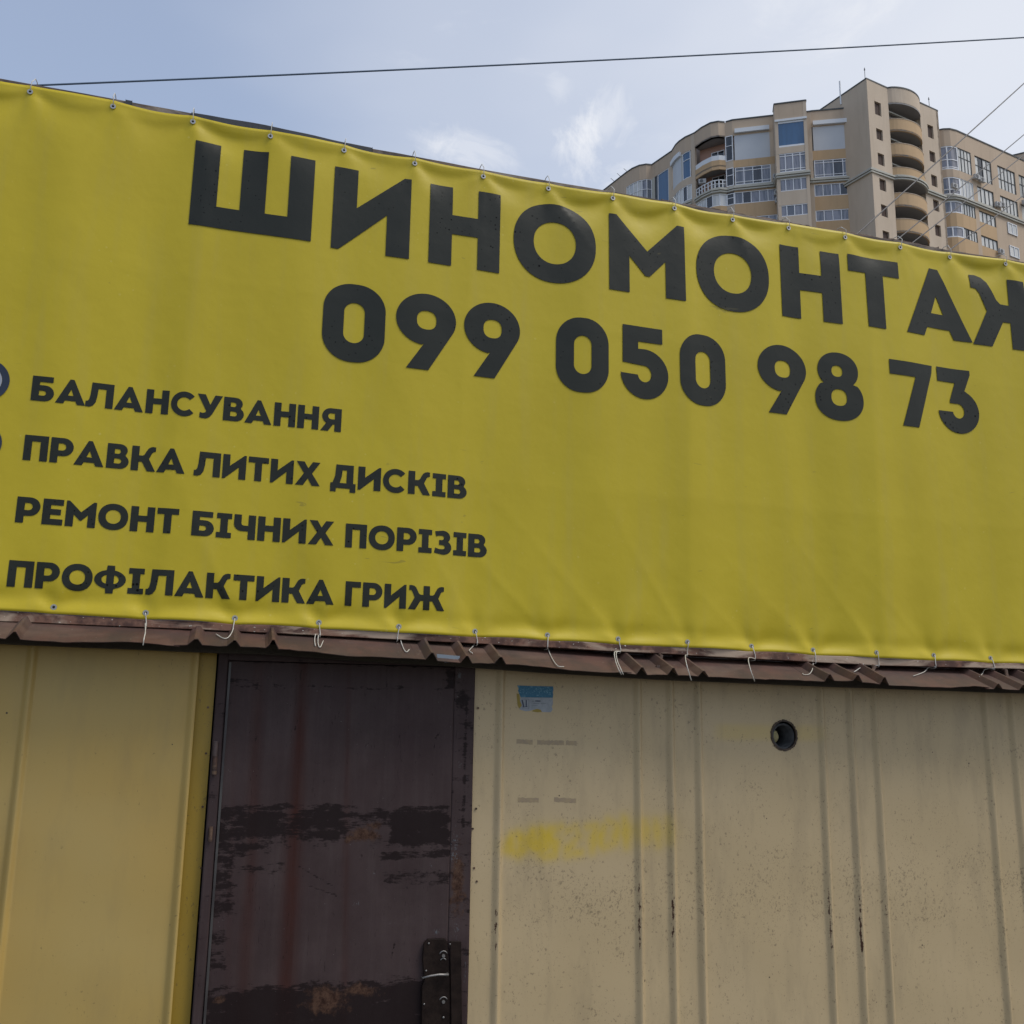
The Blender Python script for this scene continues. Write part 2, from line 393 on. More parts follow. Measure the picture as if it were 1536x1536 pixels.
cornice([(49.9, 90.5)]+s5+[(54.6, 87.6)])
# side return between loggia and s5, with narrow dark windows
r45 = [(49.75, 90.55), P5a]
for a, b in ((60.9, 64.0), (57.8, 60.0), (55.5, 56.9)):
    glazing(r45, a, b, 1, (.6,), M_GLD, inset=.02)
wallp(r45, 64.0, H-.02, M_PLAS2, 'parapet'); wallp(r45, 60.0, 60.9, M_PLAS, 'spandrel'); wallp(r45, 57.7, 57.8, M_PLAS, 'sill')
wallp(r45, -Z0+.01, 55.5, M_PLAS, 'wall')
# s4 curved loggia
C4 = [(47.45, 93.5), (47.75, 92.3), (48.3, 91.15), (49.0, 90.65), (49.75, 90.55)]
wallp(C4, 64.0, H, M_PLAS2, 'parapet'); cope(C4, H)
back4 = [(48.3, 93.9), (50.4, 91.6)]
wallp(back4, 52, 66, M_INNERP, 'loggia_wall', th=.3)
glazing(lerp_pts(back4, .45, .95), 60.85, 63.2, 2, (.55,), M_GLD, inset=-.06)
glazing(lerp_pts(back4, .45, .95), 57.7, 60.1, 2, (.55,), M_GLD, inset=-.06)
for zf in (60.3, 57.1, 64.0):
    vs = [up3(p, zf) for p in C4]+[up3(p, zf) for p in back4[::-1]]; n_ = len(vs)
    vs2 = [v+Vector((0, 0, .18)) for v in vs]
    MB().add(vs+vs2, [tuple(range(n_))[::-1], tuple(range(n_, 2*n_))]+[(i, (i+1) % n_, n_+(i+1) % n_, n_+i) for i in range(n_)]).build('loggia_slab', M_INNER, BX)
wallp(C4, 59.95, 61.1, M_OCHRE, 'balcony_front', th=.15)
ribbon(C4, 61.1, 61.7, -.04, .04).build('balcony_railing', M_SHUTBOX, BX)
rl = MB()
for k in range(9): ribbon(lerp_pts(C4, k/9, k/9+.03), 57.7, 58.7, -.05, .05, rl)
ribbon(C4, 58.62, 58.72, -.04, .07, rl); ribbon(C4, 58.2, 58.26, -.04, .05, rl); rl.build('balcony_railing', M_SHUTBOX, BX)
cornice(C4)
zt = 57.08
for i, (a, b) in enumerate(LOW):
    wallp(C4, b, zt, M_GREYG if i == 0 else M_OCHRE, 'spandrel'); glazing(C4, a, b, 5, (), pm=[M_GLW, M_GLW, M_GLD, M_GLW, M_GLW] if i == 0 else None); zt = a
wallp(C4, -Z0+.01, zt, M_PLAS2, 'wall')
# pier
p34 = [(47.2, 93.95), (47.45, 93.5)]
wallp(p34, -Z0+.01, H, M_PLAS, 'pier', out_=.02); cope(p34, H)
# s3 curved with shutter
C3 = [(46.55, 97.7), (46.42, 96.4), (46.5, 95.6), (46.8, 94.6), (47.2, 93.95)]
wallp(C3, 63.95, H, M_PLAS2, 'parapet'); cope(C3, H)
ribbon(lerp_pts(C3, .02, .62), 63.75, 64.3, .28, .4).build('shutter_box', M_SHUTBOX, BX)
ribbon(lerp_pts(C3, .05, .62), 60.6, 63.8, -.0, .05).build('roller_shutter', M_SHUT, BX)
glazing(lerp_pts(C3, .66, .97), 60.6, 63.95, 1, (.7,), M_GLB)
wallp(lerp_pts(C3, .62, .66), 60.6, 63.95, M_GREYG, 'pier')
wallp(C3, 59.7, 60.6, M_PLAS, 'spandrel')
glazing(C3, 57.8, 59.7, 6, (), pm=[M_GLW, M_GLW, M_GLW, M_GLW, M_GLD, M_GLW])
cornice(C3); lower(C3, 6)
# s2 flat with tall blue window
s2 = [(45.5, 101.2), (46.55, 97.7)]
wallp(s2, 64.0, H, M_PLAS2, 'parapet'); cope(s2, H)
wallp(lerp_pts(s2, 0, .14), -Z0+.01, 64.0, M_GREYG, 'pier'); wallp(lerp_pts(s2, .82, 1), -Z0+.01, 64.0, M_PLAS, 'pier')
glazing(lerp_pts(s2, .14, .28), 57.7, 64.0, 1, (), M_GLD, fm=M_GREYFRAME); glazing(lerp_pts(s2, .28, .82), 58.4, 64.0, 1, (), M_GLB)
wallp(lerp_pts(s2, .14, .82), -Z0+.01, 57.7, M_PLAS, 'wall'); wallp(lerp_pts(s2, .28, .82), 57.71, 58.4, M_PLAS, 'spandrel')
# s1 curved glazed bay
C1 = [(43.2, 103.8), (43.55, 102.7), (44.1, 101.8), (44.8, 101.3), (45.5, 101.2)]
wallp(C1, 63.9, H, M_PLAS2, 'parapet'); cope(C1, H)
glazing(C1, 61.0, 63.9, 6, (.55,), pm=[M_GLW, M_GLW, M_GLW, M_GLW, M_GL, M_GLD]); wallp(C1, 60.0, 61.0, M_OCHRE, 'spandrel')
glazing(C1, 57.8, 60.0, 6, (.8,)); cornice(C1); lower(C1, 6)
# s0 the far end
s0 = [(41.6, 110.5), (43.2, 103.8)]
wallp(s0, -Z0+.01, H, M_PLAS2, 'wall'); cope(s0, H)

# --- tower
TA, TB = Vector((61.74, 81.11)), Vector((72.98, 83.75)); TL = Vector((60.2, 87.7)); HT = 67.5
e = (TB-TA).normalized(); nrm = Vector((e.y, -e.x)); TW = (TB-TA).length
def tp(s, o=0.0): v = TA+e*s+nrm*o; return (v.x, v.y)
bay = arc_pts(tp(3.25), tp(8.42), .95, 16)
leftface = [tuple(TL), tuple(TA)]
wallp(leftface, -Z0+.01, HT, M_PLAS, 'wall')
rightend = [tuple(TB), tuple(TB-nrm*6.5)]
wallp(rightend, -Z0+.01, HT, M_PLAS, 'wall')
front = [tuple(TL), tuple(TA), tp(3.25)]+bay[1:-1]+[tp(8.42), tuple(TB), tuple(TB-nrm*6.5)]
cope(front, HT, .04)
wallp(bay, 65.7, HT, M_PLAS, 'parapet')
cornice([tuple(TL), tuple(TA), tp(3.25)]+bay[1:-1]+[tp(8.42), tuple(TB)], 56.45)
# small windows
wz = [(63.65, 65.25), (60.7, 62.0), (57.72, 59.1), (54.75, 56.1), (51.75, 53.1), (48.75, 50.1), (45.75, 47.1)]
def pierwall(s0_, s1_, w0, w1, zs, mm):
    "tower wall strip with punched openings"
    wallp([tp(s0_), tp(w0)], -Z0+.01, HT, mm); wallp([tp(w1), tp(s1_)], -Z0+.01, HT, mm)
    zt = HT
    for a, b in zs:
        wallp([tp(w0), tp(w1)], b, zt, mm); zt = a
        fr = MB(); ribbon([tp(w0), tp(w1)], a, b, -.22, .04, fr); wo = fr.build('window', M_SMALLW, BX)
        ribbon([tp(w0+.12), tp((w0+w1)/2-.04)], a+.12, b-.12, -.20, .03).build('pane', M_BROWNGL, wo)
        ribbon([tp((w0+w1)/2+.04), tp(w1-.12)], a+.12, b-.12, -.20, .03).build('pane', M_BROWNGL, wo)
    wallp([tp(w0), tp(w1)], -Z0+.01, zt, mm)
pierwall(0, 3.25, 1.05, 2.05, wz, M_PLAS)
wz2 = [(a, b) for a, b in wz]
pierwall(8.42, TW, 9.54, 10.5, wz2, M_PLAS)
# curved balconies
solid = [(62.3, 63.75), (59.3, 60.8), (57.1, 57.95), (53.4, 54.95), (50.4, 51.95), (47.4, 48.95)]
for a, b in solid:
    ribbon(bay, a, b, 0, .18).build('balcony_front', M_OCHRE, BX)
    ribbon(bay, b, b+.06, .03, .24).build('balcony_coping', M_PLAS, BX)
for zf in (65.55, 62.3, 59.3, 56.4, 53.4, 50.4, 47.4):
    pl = bay+[tp(8.4, -1.5), tp(3.27, -1.5)]; vs = [up3(p, zf+.01) for p in pl]; vs2 = [v+Vector((0, 0, .2)) for v in vs]; n_ = len(vs)
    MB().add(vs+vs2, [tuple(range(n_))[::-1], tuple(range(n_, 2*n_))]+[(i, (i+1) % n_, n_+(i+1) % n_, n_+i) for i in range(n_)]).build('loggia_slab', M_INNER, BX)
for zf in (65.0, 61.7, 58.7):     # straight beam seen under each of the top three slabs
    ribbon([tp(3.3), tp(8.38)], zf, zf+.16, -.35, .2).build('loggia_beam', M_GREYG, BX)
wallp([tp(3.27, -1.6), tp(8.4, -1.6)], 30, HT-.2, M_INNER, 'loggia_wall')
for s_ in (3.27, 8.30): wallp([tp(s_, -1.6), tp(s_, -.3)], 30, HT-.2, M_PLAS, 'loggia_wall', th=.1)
wallp(bay, -Z0+.01, 45.8, M_PLAS2)
# --- right wing
RB, RE = Vector((75.65, 84.19)), Vector((88.6, 87.25)); er = (RE-RB).normalized(); nr = Vector((er.y, -er.x))
def rp(s): v = RB+er*s; return (v.x, v.y)
C8 = [(73.35, 85.3), (73.6, 84.8), (74.1, 84.4), (74.75, 84.15), tuple(RB)]
g8 = C8+[rp(2.3)]
full8 = C8+[rp(26.0)]
wallp(full8, 63.75, H, M_PLAS2, 'parapet'); cope(full8, H)
cornice(full8)
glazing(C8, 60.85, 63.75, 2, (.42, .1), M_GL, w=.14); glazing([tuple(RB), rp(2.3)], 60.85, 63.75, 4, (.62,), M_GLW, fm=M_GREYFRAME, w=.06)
wallp(g8, 59.9, 60.85, M_PLAS2, 'spandrel')
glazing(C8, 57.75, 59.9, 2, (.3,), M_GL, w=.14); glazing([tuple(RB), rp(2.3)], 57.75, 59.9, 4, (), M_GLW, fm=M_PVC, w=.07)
wallp(g8, 57.6, 57.75, M_GREYG, 'sill')
zt = 57.08
for i, (a, b) in enumerate(LOW):
    wallp(g8, b, zt, M_OCHRE if i else M_GREYG, 'spandrel')
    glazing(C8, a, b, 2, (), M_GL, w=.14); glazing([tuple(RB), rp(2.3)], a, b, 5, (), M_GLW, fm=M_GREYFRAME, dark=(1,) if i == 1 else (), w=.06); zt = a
wallp(g8, -Z0+.01, zt, M_PLAS2)
for s0_, s1_ in ((2.3, 2.98), (5.92, 7.1), (10.35, 11.05), (14.0, 15.2), (18.2, 19.4), (22.4, 26)):
    wallp([rp(s0_), rp(s1_)], -Z0+.01, 57.08, M_PLAS2, 'pier'); wallp([rp(s0_), rp(s1_)], 57.7, 63.75, M_PLAS2, 'pier')
def rwin(s0_, s1_, n, tr, zs, band, dark=()):
    zt = 63.75
    for i, (a, b) in enumerate(zs):
        if zt - b > .02: wallp([rp(s0_), rp(s1_)], b, zt, band if i > 1 else M_PLAS2, 'spandrel')
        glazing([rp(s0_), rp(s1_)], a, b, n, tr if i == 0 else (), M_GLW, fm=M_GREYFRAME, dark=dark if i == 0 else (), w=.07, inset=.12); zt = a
        if abs(a-57.85) < .1: wallp([rp(s0_), rp(s1_)], 57.7, a, M_GREYG, 'sill'); zt = 57.08
    wallp([rp(s0_), rp(s1_)], -Z0+.01, zt, M_PLAS2)
base = [(60.75, 63.7), (57.9, 59.85)]
rwin(2.98, 5.92, 4, (.62,), base+[(55.4, 56.8), (52.45, 53.75), (49.4, 50.7)], M_OCHRE, dark=(1,))
rwin(7.1, 10.35, 5, (.45,), base, M_OCHRE)
# punched windows below the cornice in the flat part of this wing
rwin(11.05, 14.0, 4, (.6,), base, M_PLAS2); rwin(15.2, 18.2, 4, (.6,), base, M_PLAS2); rwin(19.4, 22.4, 4, (.6,), base, M_PLAS2)
for a, b in ((55.25, 56.65), (52.4, 53.75), (49.3, 50.65)):
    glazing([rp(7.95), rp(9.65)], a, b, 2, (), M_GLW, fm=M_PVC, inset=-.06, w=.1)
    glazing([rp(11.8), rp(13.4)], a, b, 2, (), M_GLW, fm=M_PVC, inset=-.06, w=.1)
# further block of the wing, turned back
def roofpt(x, y, h): d = ray(x, y); t = h/d.z; return (d.x*t, d.y*t)
q0, q1 = roofpt(1500, 238.5, 68.6), roofpt(1640, 205, 68.6)
prism_ = [q0, q1, (q1[0]+3, q1[1]+14), (q0[0]+3, q0[1]+14)]
mbq = MB(); vq = [up3(p, 0-Z0+.02) for p in prism_]+[up3(p, 68.6) for p in prism_]
mbq.add(vq, [(3, 2, 1, 0), (4, 5, 6, 7)]+[(i, (i+1) % 4, 4+(i+1) % 4, 4+i) for i in range(4)]).build('rear_block', M_PLAS2, BX); cope([q0, q1], 68.6)

# core of the building behind the facades
def prism(pts, z0, z1, name, m):
    vs = [up3(p, z0) for p in pts]+[up3(p, z1) for p in pts]; n_ = len(pts)
    return MB().add(vs, [tuple(range(n_))[::-1], tuple(range(n_, 2*n_))]+[(i, (i+1) % n_, n_+(i+1) % n_, n_+i) for i in range(n_)]).build(name, m, BX)
prism([(42.4, 110.5), (44.3, 104.2), (46.5, 102.2), (47.6, 98.2), (48.4, 96), (49.3, 94.6), (51.2, 92.2), (51.4, 90.7), (57.6, 87.4), (62, 85.2), (66, 90), (52, 112)], -Z0+.02, 65.3, 'core', M_INNER)
prism([tp(.45, -.45), tp(3.2, -.45), tp(3.2, -2), tp(8.5, -2), tp(8.5, -.45), tp(TW-.45, -.45), tp(TW-.45, -6.5), tp(.45, -6.5)], -Z0+.02, 67.0, 'core', M_INNER)
prism([(74.6, 86.2), (76, 85), (99, 90.5), (97, 102), (73, 97)], -Z0+.02, 65.2, 'core', M_INNER)
# air conditioners and little roof things
def ac(p, z, rot, m=M_AC, parent=BX):
    M = Matrix.Translation(up3(p, z))@Matrix.Rotation(rot, 4, 'Z')
    b = MB().box((-.42, -.16, -.28), (.42, .16, .28), M).build('air_conditioner', m, BX, bevel=.03)
    c = MB(); c.tube([M@Vector((-.1, -.165, 0)), M@Vector((-.1, -.20, 0))], .2, 16); c.build('fan_grille', M_GREYFRAME, b)
aS = math.atan2(er.y, er.x)
for p, z, a in ((rp(-1.5), 58.3, aS), (rp(2.6), 60.65, aS), (rp(3.5), 60.55, aS), (rp(6.1), 58.2, aS), (rp(6.9), 58.4, aS), (rp(5.9), 52.3, aS), (rp(11.3), 59.9, aS)):
    q_ = Vector(p)+nr*.32; ac(q_, z, a)
aL = math.atan2(P5b[1]-P5a[1], P5b[0]-P5a[0])
nL = Vector((math.sin(aL), -math.cos(aL)))
for p, z in (((54.25, 87.45), 58.2), ((54.3, 87.4), 56.2), ((54.35, 87.4), 55.3), ((47.85, 92.6), 59.3)):
    ac(p, z, aL)
def roofpole(p, z0, z1, r, name, m):
    MB().tube([up3(p, z0), up3(p, z1)], r, 8).build(name, m, BX)
roofpole((60.9, 84.6), 66.5, 69.4, .09, 'vent_pipe', M_PVC)
for s_ in (.05, 10.4):
    mb = MB(); p = tp(s_, -.2); mb.tube([up3(p, HT), up3(p, HT+1.3)], .03, 6); mb.tube([up3(p, HT+1.2), up3(p, HT+1.5)], [.08, .03], 6); mb.build('lightning_rod', M_GREYFRAME, BX)
for k in range(3):
    p = Vector((43.3+k*-.35, 103.5+k*1.3)); mb = MB(); mb.tube([up3(p, H), up3(p+Vector((-.5, .1)), H+.45)], .03, 5); mb.build('roof_bracket', M_GREYFRAME, BX)

# ------------------------------------------------------------------ shed
SH = empty('metal_shed', (1.5, 0.6, 0), label='beige corrugated metal shed with a dark brown door and brown roof edge', cat='shed')
YW = .02
KW = (YW-CY)/3.705
def eave(x): return EYE+float(np.interp(x, [-1.8, -.735, 0, .43, .95, 1.55, 2.34, 3.2, 4.8], [.228, .207, .199, .187, .170, .147, .135, .127, .112]))
ribs = [-.112*KW]
for k in range(-3, 5):
    for d in (0, .140, .262):
        if not -.2 < 1.576+.828*k+d < .9: ribs.append((1.576+.828*k+d)*KW)
def ribh(x, h, wl, wt, wr):
    best = 0.0
    for r in ribs:
        if x < r-wl-wt/2 or x > r+wr+wt/2: continue
        if x < r-wt/2: v = (x-(r-wl-wt/2))/wl
        elif x > r+wt/2: v = 1-(x-(r+wt/2))/wr
        else: v = 1
        best = max(best, h*((v*v*(3-2*v)) if x < r else v*v*(3-2*v)*.4+v*.6))
    return best
def xs_for(x0, x1, step, wl, wt, wr):
    s = set(np.round(np.arange(x0, x1+1e-6, step), 4).tolist()); s.add(round(x1, 4))
    for r in ribs:
        if x0-.03 < r < x1+.03:
            s = {x for x in s if not (r-wl-wt/2-.002 < x < r+wr+wt/2+.002)}
            for t in (-wl-wt/2-.001, -wl-wt/2+.002, -wl*.66-wt/2, -wl*.33-wt/2, -wt/2, 0, wt/2, wt/2+wr*.33, wt/2+wr*.66, wt/2+wr-.002, wt/2+wr+.001):
                if x0 <= r+t <= x1: s.add(round(r+t, 4))
    return sorted(s)
def ell(X, Z, cx, cz, rx, rz, soft=1.0):
    return np.clip(1-np.sqrt(((X-cx)/rx)**2+((Z-cz)/rz)**2), -1, 1)
def seg(X, Z, a, b):
    ax, az = a; bx, bz = b; dx, dz = bx-ax, bz-az; L = dx*dx+dz*dz+1e-12
    t = np.clip(((X-ax)*dx+(Z-az)*dz)/L, 0, 1); return np.hypot(X-ax-t*dx, Z-az-t*dz)
def wallwob(X, Z): return .0022*np.sin(X*3.1+1.3)*np.sin(Z*2.3+.4)+.0015*np.sin(X*9.7+Z*3.1)+.0008*np.sin(Z*17+X*5)
def onwall(p, off):
    return Vector((p.x, YW+float(wallwob(p.x, p.z))-off, p.z))
def wall_sheet(x0, x1, z0, z1, mt, fields=None, hole=None, y=YW, name='wall_sheet', flat=False, step=.007, label=None):
    wl, wt, wr, h = .024, .003, .015, .017
    xs = xs_for(x0, x1, step, wl, wt, wr) if not flat else np.arange(x0, x1+1e-6, step).tolist()
    zs = np.concatenate([np.arange(z0, .45, .15), np.arange(max(z0, .45), z1+1e-6, .007)])
    nx, nz = len(xs), len(zs)
    hx = np.array([0 if flat else ribh(x, h, wl, wt, wr) for x in xs])
    X, Z = np.meshgrid(np.array(xs), zs)
    lim = np.array([eave(x)+.055 for x in xs])[None, :]; Z = np.minimum(Z, lim-(z1-Z)*1e-4)
    wob = wallwob(X, Z)
    Y = y-hx[None, :]+wob*(1-np.minimum(1, hx[None, :]/h)*.5)
    me = bpy.data.meshes.new(name)
    V = np.stack([X, Y, Z], -1).reshape(-1, 3)
    idx = np.arange(nx*nz).reshape(nz, nx)
    F = np.stack([idx[:-1, :-1], idx[:-1, 1:], idx[1:, 1:], idx[1:, :-1]], -1).reshape(-1, 4)
    if hole:
        c = V[F].mean(1); k = ((c[:, 0]-hole[0])**2+(c[:, 2]-hole[1])**2) > hole[2]**2; F = F[k]
    me.from_pydata((V-np.array(SH.location)).tolist(), [], F.tolist()); me.materials.append(mt)
    me.polygons.foreach_set('use_smooth', [True]*len(me.polygons))
    if fields:
        for k, fn in fields.items():
            a = me.attributes.new(k, 'FLOAT', 'POINT'); a.data.foreach_set('value', fn(X, Z).astype(np.float32).ravel())
    o = bpy.data.objects.new(name, me); COL.objects.link(o); o.parent = SH
    if label: o['label'] = label
    return o
def graffiti(X, Z):
    p = lambda x, y: (at(x, y, YW).x, at(x, y, YW).z)
    st = []
    # broad swept patches and the ghost of the digits: pixel surveyed strokes
    L = [[(768, 1252), (760, 1275), (778, 1284), (792, 1262), (776, 1250)], [(800, 1246), (792, 1262), (806, 1272), (820, 1262), (812, 1244)], [(812, 1282), (822, 1262)],
         [(842, 1240), (824, 1244), (822, 1262), (834, 1266), (832, 1284), (816, 1286)], [(852, 1246), (864, 1240), (868, 1254), (852, 1272), (850, 1284), (872, 1280)],
         [(880, 1240), (894, 1238), (888, 1278)], [(906, 1238), (898, 1258), (906, 1272), (922, 1264), (926, 1238), (912, 1230)], [(936, 1226), (940, 1270)],
         [(968, 1232), (970, 1262)], [(984, 1232), (988, 1268)], [(1002, 1228), (1004, 1262)]]
    d = np.full(X.shape, 9.0)
    for s in L:
        for a, b in zip(s, s[1:]): d = np.minimum(d, seg(X, Z, p(*a), p(*b)))
    v = .5*np.exp(-(d/.021)**2)*smoothstep(2.3, 1.2, X)
    for (x, y, rx, ry, w) in ((772, 1268, .05, .035, .6), (805, 1262, .06, .05, .75), (830, 1262, .05, .045, .45), (862, 1275, .03, .02, .3), (920, 1252, .07, .05, .25), (985, 1248, .07, .05, .42), (892, 1258, .05, .04, .4), (945, 1245, .05, .05, .4)):
        c = at(x, y, YW); v = v+w*.9*np.exp(-((X-c.x)/rx/1.15)**2-((Z-c.z)/ry/1.1)**2)
    # second faint swath beside the pipe
    a, b = at(1062, 1098, YW), at(1250, 1100, YW)
    v = v+.28*np.exp(-((Z-(a.z+b.z)/2)/.035)**4)*smoothstep(a.x, a.x+.08, X)*(1-smoothstep(b.x-.15, b.x+.02, X))
    return np.clip(v, 0, 1)
def edge_rust(X, Z):
    v = np.zeros(X.shape)
    strength = {1.576: 1.0, 1.716: 1.0, 1.838: .7, 2.404: 1.0, 2.544: 1.05, 2.666: .7, 3.232: .55, 3.372: .5, 1.01: .9, .888: .0}
    for r in ribs:
        s = 0.0; r0 = 0
        for k_, w in strength.items():
            if abs(k_*KW-r) < .01: s = w; r0 = k_
        if s == 0: continue
        zr = {1.576: (1300, 1440), 1.716: (1265, 1450), 1.838: (1325, 1450), 2.404: (1320, 1430), 2.544: (1320, 1450), 2.666: (1330, 1420), 3.232: (1335, 1400), 3.372: (1335, 1400), 1.01: (1335, 1440)}[r0]
        px = 768+FPX*((r*RT.x-CY*RT.y)/(r*FW.x-CY*FW.y)) if False else {1.576: 960, 1.716: 1012, 1.838: 1056, 2.404: 1245, 2.544: 1290, 2.666: 1328, 3.232: 1496, 3.372: 1530, 1.01: 745}[r0]
        za, zb_ = at(px, zr[0], YW).z, at(px, zr[1], YW).z; z_c, z_w = (za+zb_)/2, (za-zb_)/2
        v = np.maximum(v, s*np.exp(-((X-(r-.007))/.0055)**2)*np.exp(-((Z-z_c)/z_w)**4))
    return v
def speck(X, Z):
    return np.exp(-((Z-.93)/.17)**2)*smoothstep(.95, 1.3, X)+.12
def sheet_mat(name, c1, c2, yel, grime=1.0):
    m = mat(name, c1, .5); nt = m.node_tree; v = objc(m)
    f = noise_tex(nt, v, 1.6, 4, .5)
    x = mixc(nt, ramp(nt, f, [(.35, (0,)*3), (.7, (1,)*3)]), c1, c2)
    gr = mathn(nt, 'MULTIPLY', attr(m, 'paint'), ramp(nt, noise_tex(nt, v, 30, 6, .7), [(.3, (.78,)*3), (.6, (1,)*3)]))
    x = mixc(nt, gr, x, yel)
    # soft grime streaks
    g1 = noise_tex(nt, mapping(nt, v, (9, 9, 2.2)), 1.0, 6, .65)
    x = mixc(nt, mathn(nt, 'MULTIPLY', ramp(nt, g1, [(.5, (0,)*3), (.85, (1,)*3)]), .42*grime), x, (.15, .12, .08))
    # specks, dense in the splash zone
    s = attr(m, 'speck')
    for sc, thr in ((95, .60), (42, .66), (210, .62)):
        n1 = noise_tex(nt, mapping(nt, v, (1, 1, .75)), sc, 3, .6, .4)
        n1 = mathn(nt, 'ADD', n1, mathn(nt, 'MULTIPLY', mathn(nt, 'SUBTRACT', noise_tex(nt, v, 7, 3), .5), .22))
        t = mathn(nt, 'MULTIPLY_ADD', s, -.044, thr+.045)
        mk = mathn(nt, 'MULTIPLY', mathn(nt, 'SUBTRACT', n1, t), 22, clamp=True)
        x = mixc(nt, mathn(nt, 'MULTIPLY', mk, (.45 if sc != 42 else .2)), x, (.07, .05, .025))
    vo = nt.nodes.new('ShaderNodeTexVoronoi'); vo.inputs['Scale'].default_value = 11; nt.links.new(v, vo.inputs['Vector'])
    sp = nt.nodes.new('ShaderNodeSeparateColor'); nt.links.new(vo.outputs['Color'], sp.inputs[0])
    mk = mathn(nt, 'MULTIPLY', mathn(nt, 'LESS_THAN', vo.outputs['Distance'], mathn(nt, 'MULTIPLY', sp.outputs[2], .055)), mathn(nt, 'GREATER_THAN', sp.outputs[0], .45))
    x = mixc(nt, mathn(nt, 'MULTIPLY', mk, .9), x, (.03, .018, .01))
    # rust chips on rib edges
    e_ = attr(m, 'edge'); rn = noise_tex(nt, mapping(nt, v, (1, 1, .6)), 60, 6, .7)
    rk = mathn(nt, 'MULTIPLY', mathn(nt, 'SUBTRACT', mathn(nt, 'MULTIPLY_ADD', e_, .31, rn), .74), 30, clamp=True)
    halo = mathn(nt, 'MULTIPLY', mathn(nt, 'SUBTRACT', mathn(nt, 'MULTIPLY_ADD', e_, .30, rn), .66), 6, clamp=True)
    x = mixc(nt, mathn(nt, 'MULTIPLY', halo, .45), x, (.16, .085, .05))
    x = mixc(nt, rk, x, mixc(nt, noise_tex(nt, v, 150, 3), (.022, .011, .005), (.11, .045, .02)))
    lnk(m, x, 'Base Color')
    lnk(m, mathn(nt, 'MULTIPLY_ADD', rk, .4, .46), 'Roughness')
    bump(m, mathn(nt, 'ADD', noise_tex(nt, v, 6, 3), mathn(nt, 'MULTIPLY', rk, -.3)), .12, .01)
    return m
M_SHEETR = sheet_mat('beige_sheet', (.455, .345, .190), (.485, .372, .215), (.56, .39, .03))
M_SHEETL = sheet_mat('yellow_beige_sheet', (.44, .295, .080), (.42, .305, .105), (.56, .39, .03), .55)
M_STRIP = sheet_mat('mustard_sheet', (.34, .215, .018), (.36, .23, .024), (.56, .39, .03), .5)
ZW = 1.96
holec = at(1176, 1103, YW)
z_ = lambda X, Z: np.zeros(X.shape)
sheets = [(-1.72, -.104*KW, M_SHEETL, 0), (.905*KW, 1.645*KW, M_SHEETR, 0), (1.645*KW, 2.473*KW, M_SHEETR, 1), (2.473*KW, 3.301*KW, M_SHEETR, 0), (3.301*KW, 4.7, M_SHEETR, 0)]
for x0, x1, mt, hl in sheets:
    wall_sheet(x0, x1, 0.02, ZW+.02, mt, {'paint': graffiti if x0 > .5 else z_, 'edge': edge_rust if x0 > .5 else z_, 'speck': speck if x0 > .5 else (lambda X, Z: X*0-1.0)},
               hole=(holec.x, holec.z, .063) if hl else None, label='yellowish sheet left of the door' if mt is M_SHEETL else None)
wall_sheet(-.128*KW, -.045*KW, 0.02, ZW+.02, M_STRIP, {'paint': z_, 'edge': z_, 'speck': lambda X, Z: X*0+.1}, y=YW+.016, flat=True, name='wall_strip', label='narrow mustard strip beside the door')
# dark lining behind the sheets, side and back walls
MB().box((-1.7, YW+.03, .01), (-.05, YW+.05, ZW-.06)).box((.90, YW+.24, .01), (4.68, YW+.26, ZW-.09)).build('inner_lining', M_DARK, SH)
MB().box((-1.74, YW-.005, .01), (-1.70, 2.4, 1.87)).box((4.69, YW-.005, .01), (4.73, 2.4, 1.78)).box((-1.74, 2.38, .01), (4.73, 2.42, 2.5)).build('side_wall', M_SHEETR, SH)
# screws along the door side strips
for x, y in ((312, 1061), (309, 1130), (304, 1210), (302, 1302), (299, 1385), (717, 1062), (714, 1213), (711, 1302), (715, 1322), (709, 1243)):
    p = at(x, y, YW+(.014 if x < 400 else 0)); MB().tube([p, p+Vector((0, -.004, 0))], .0042, 8).build('screw', M_RUST2, SH)
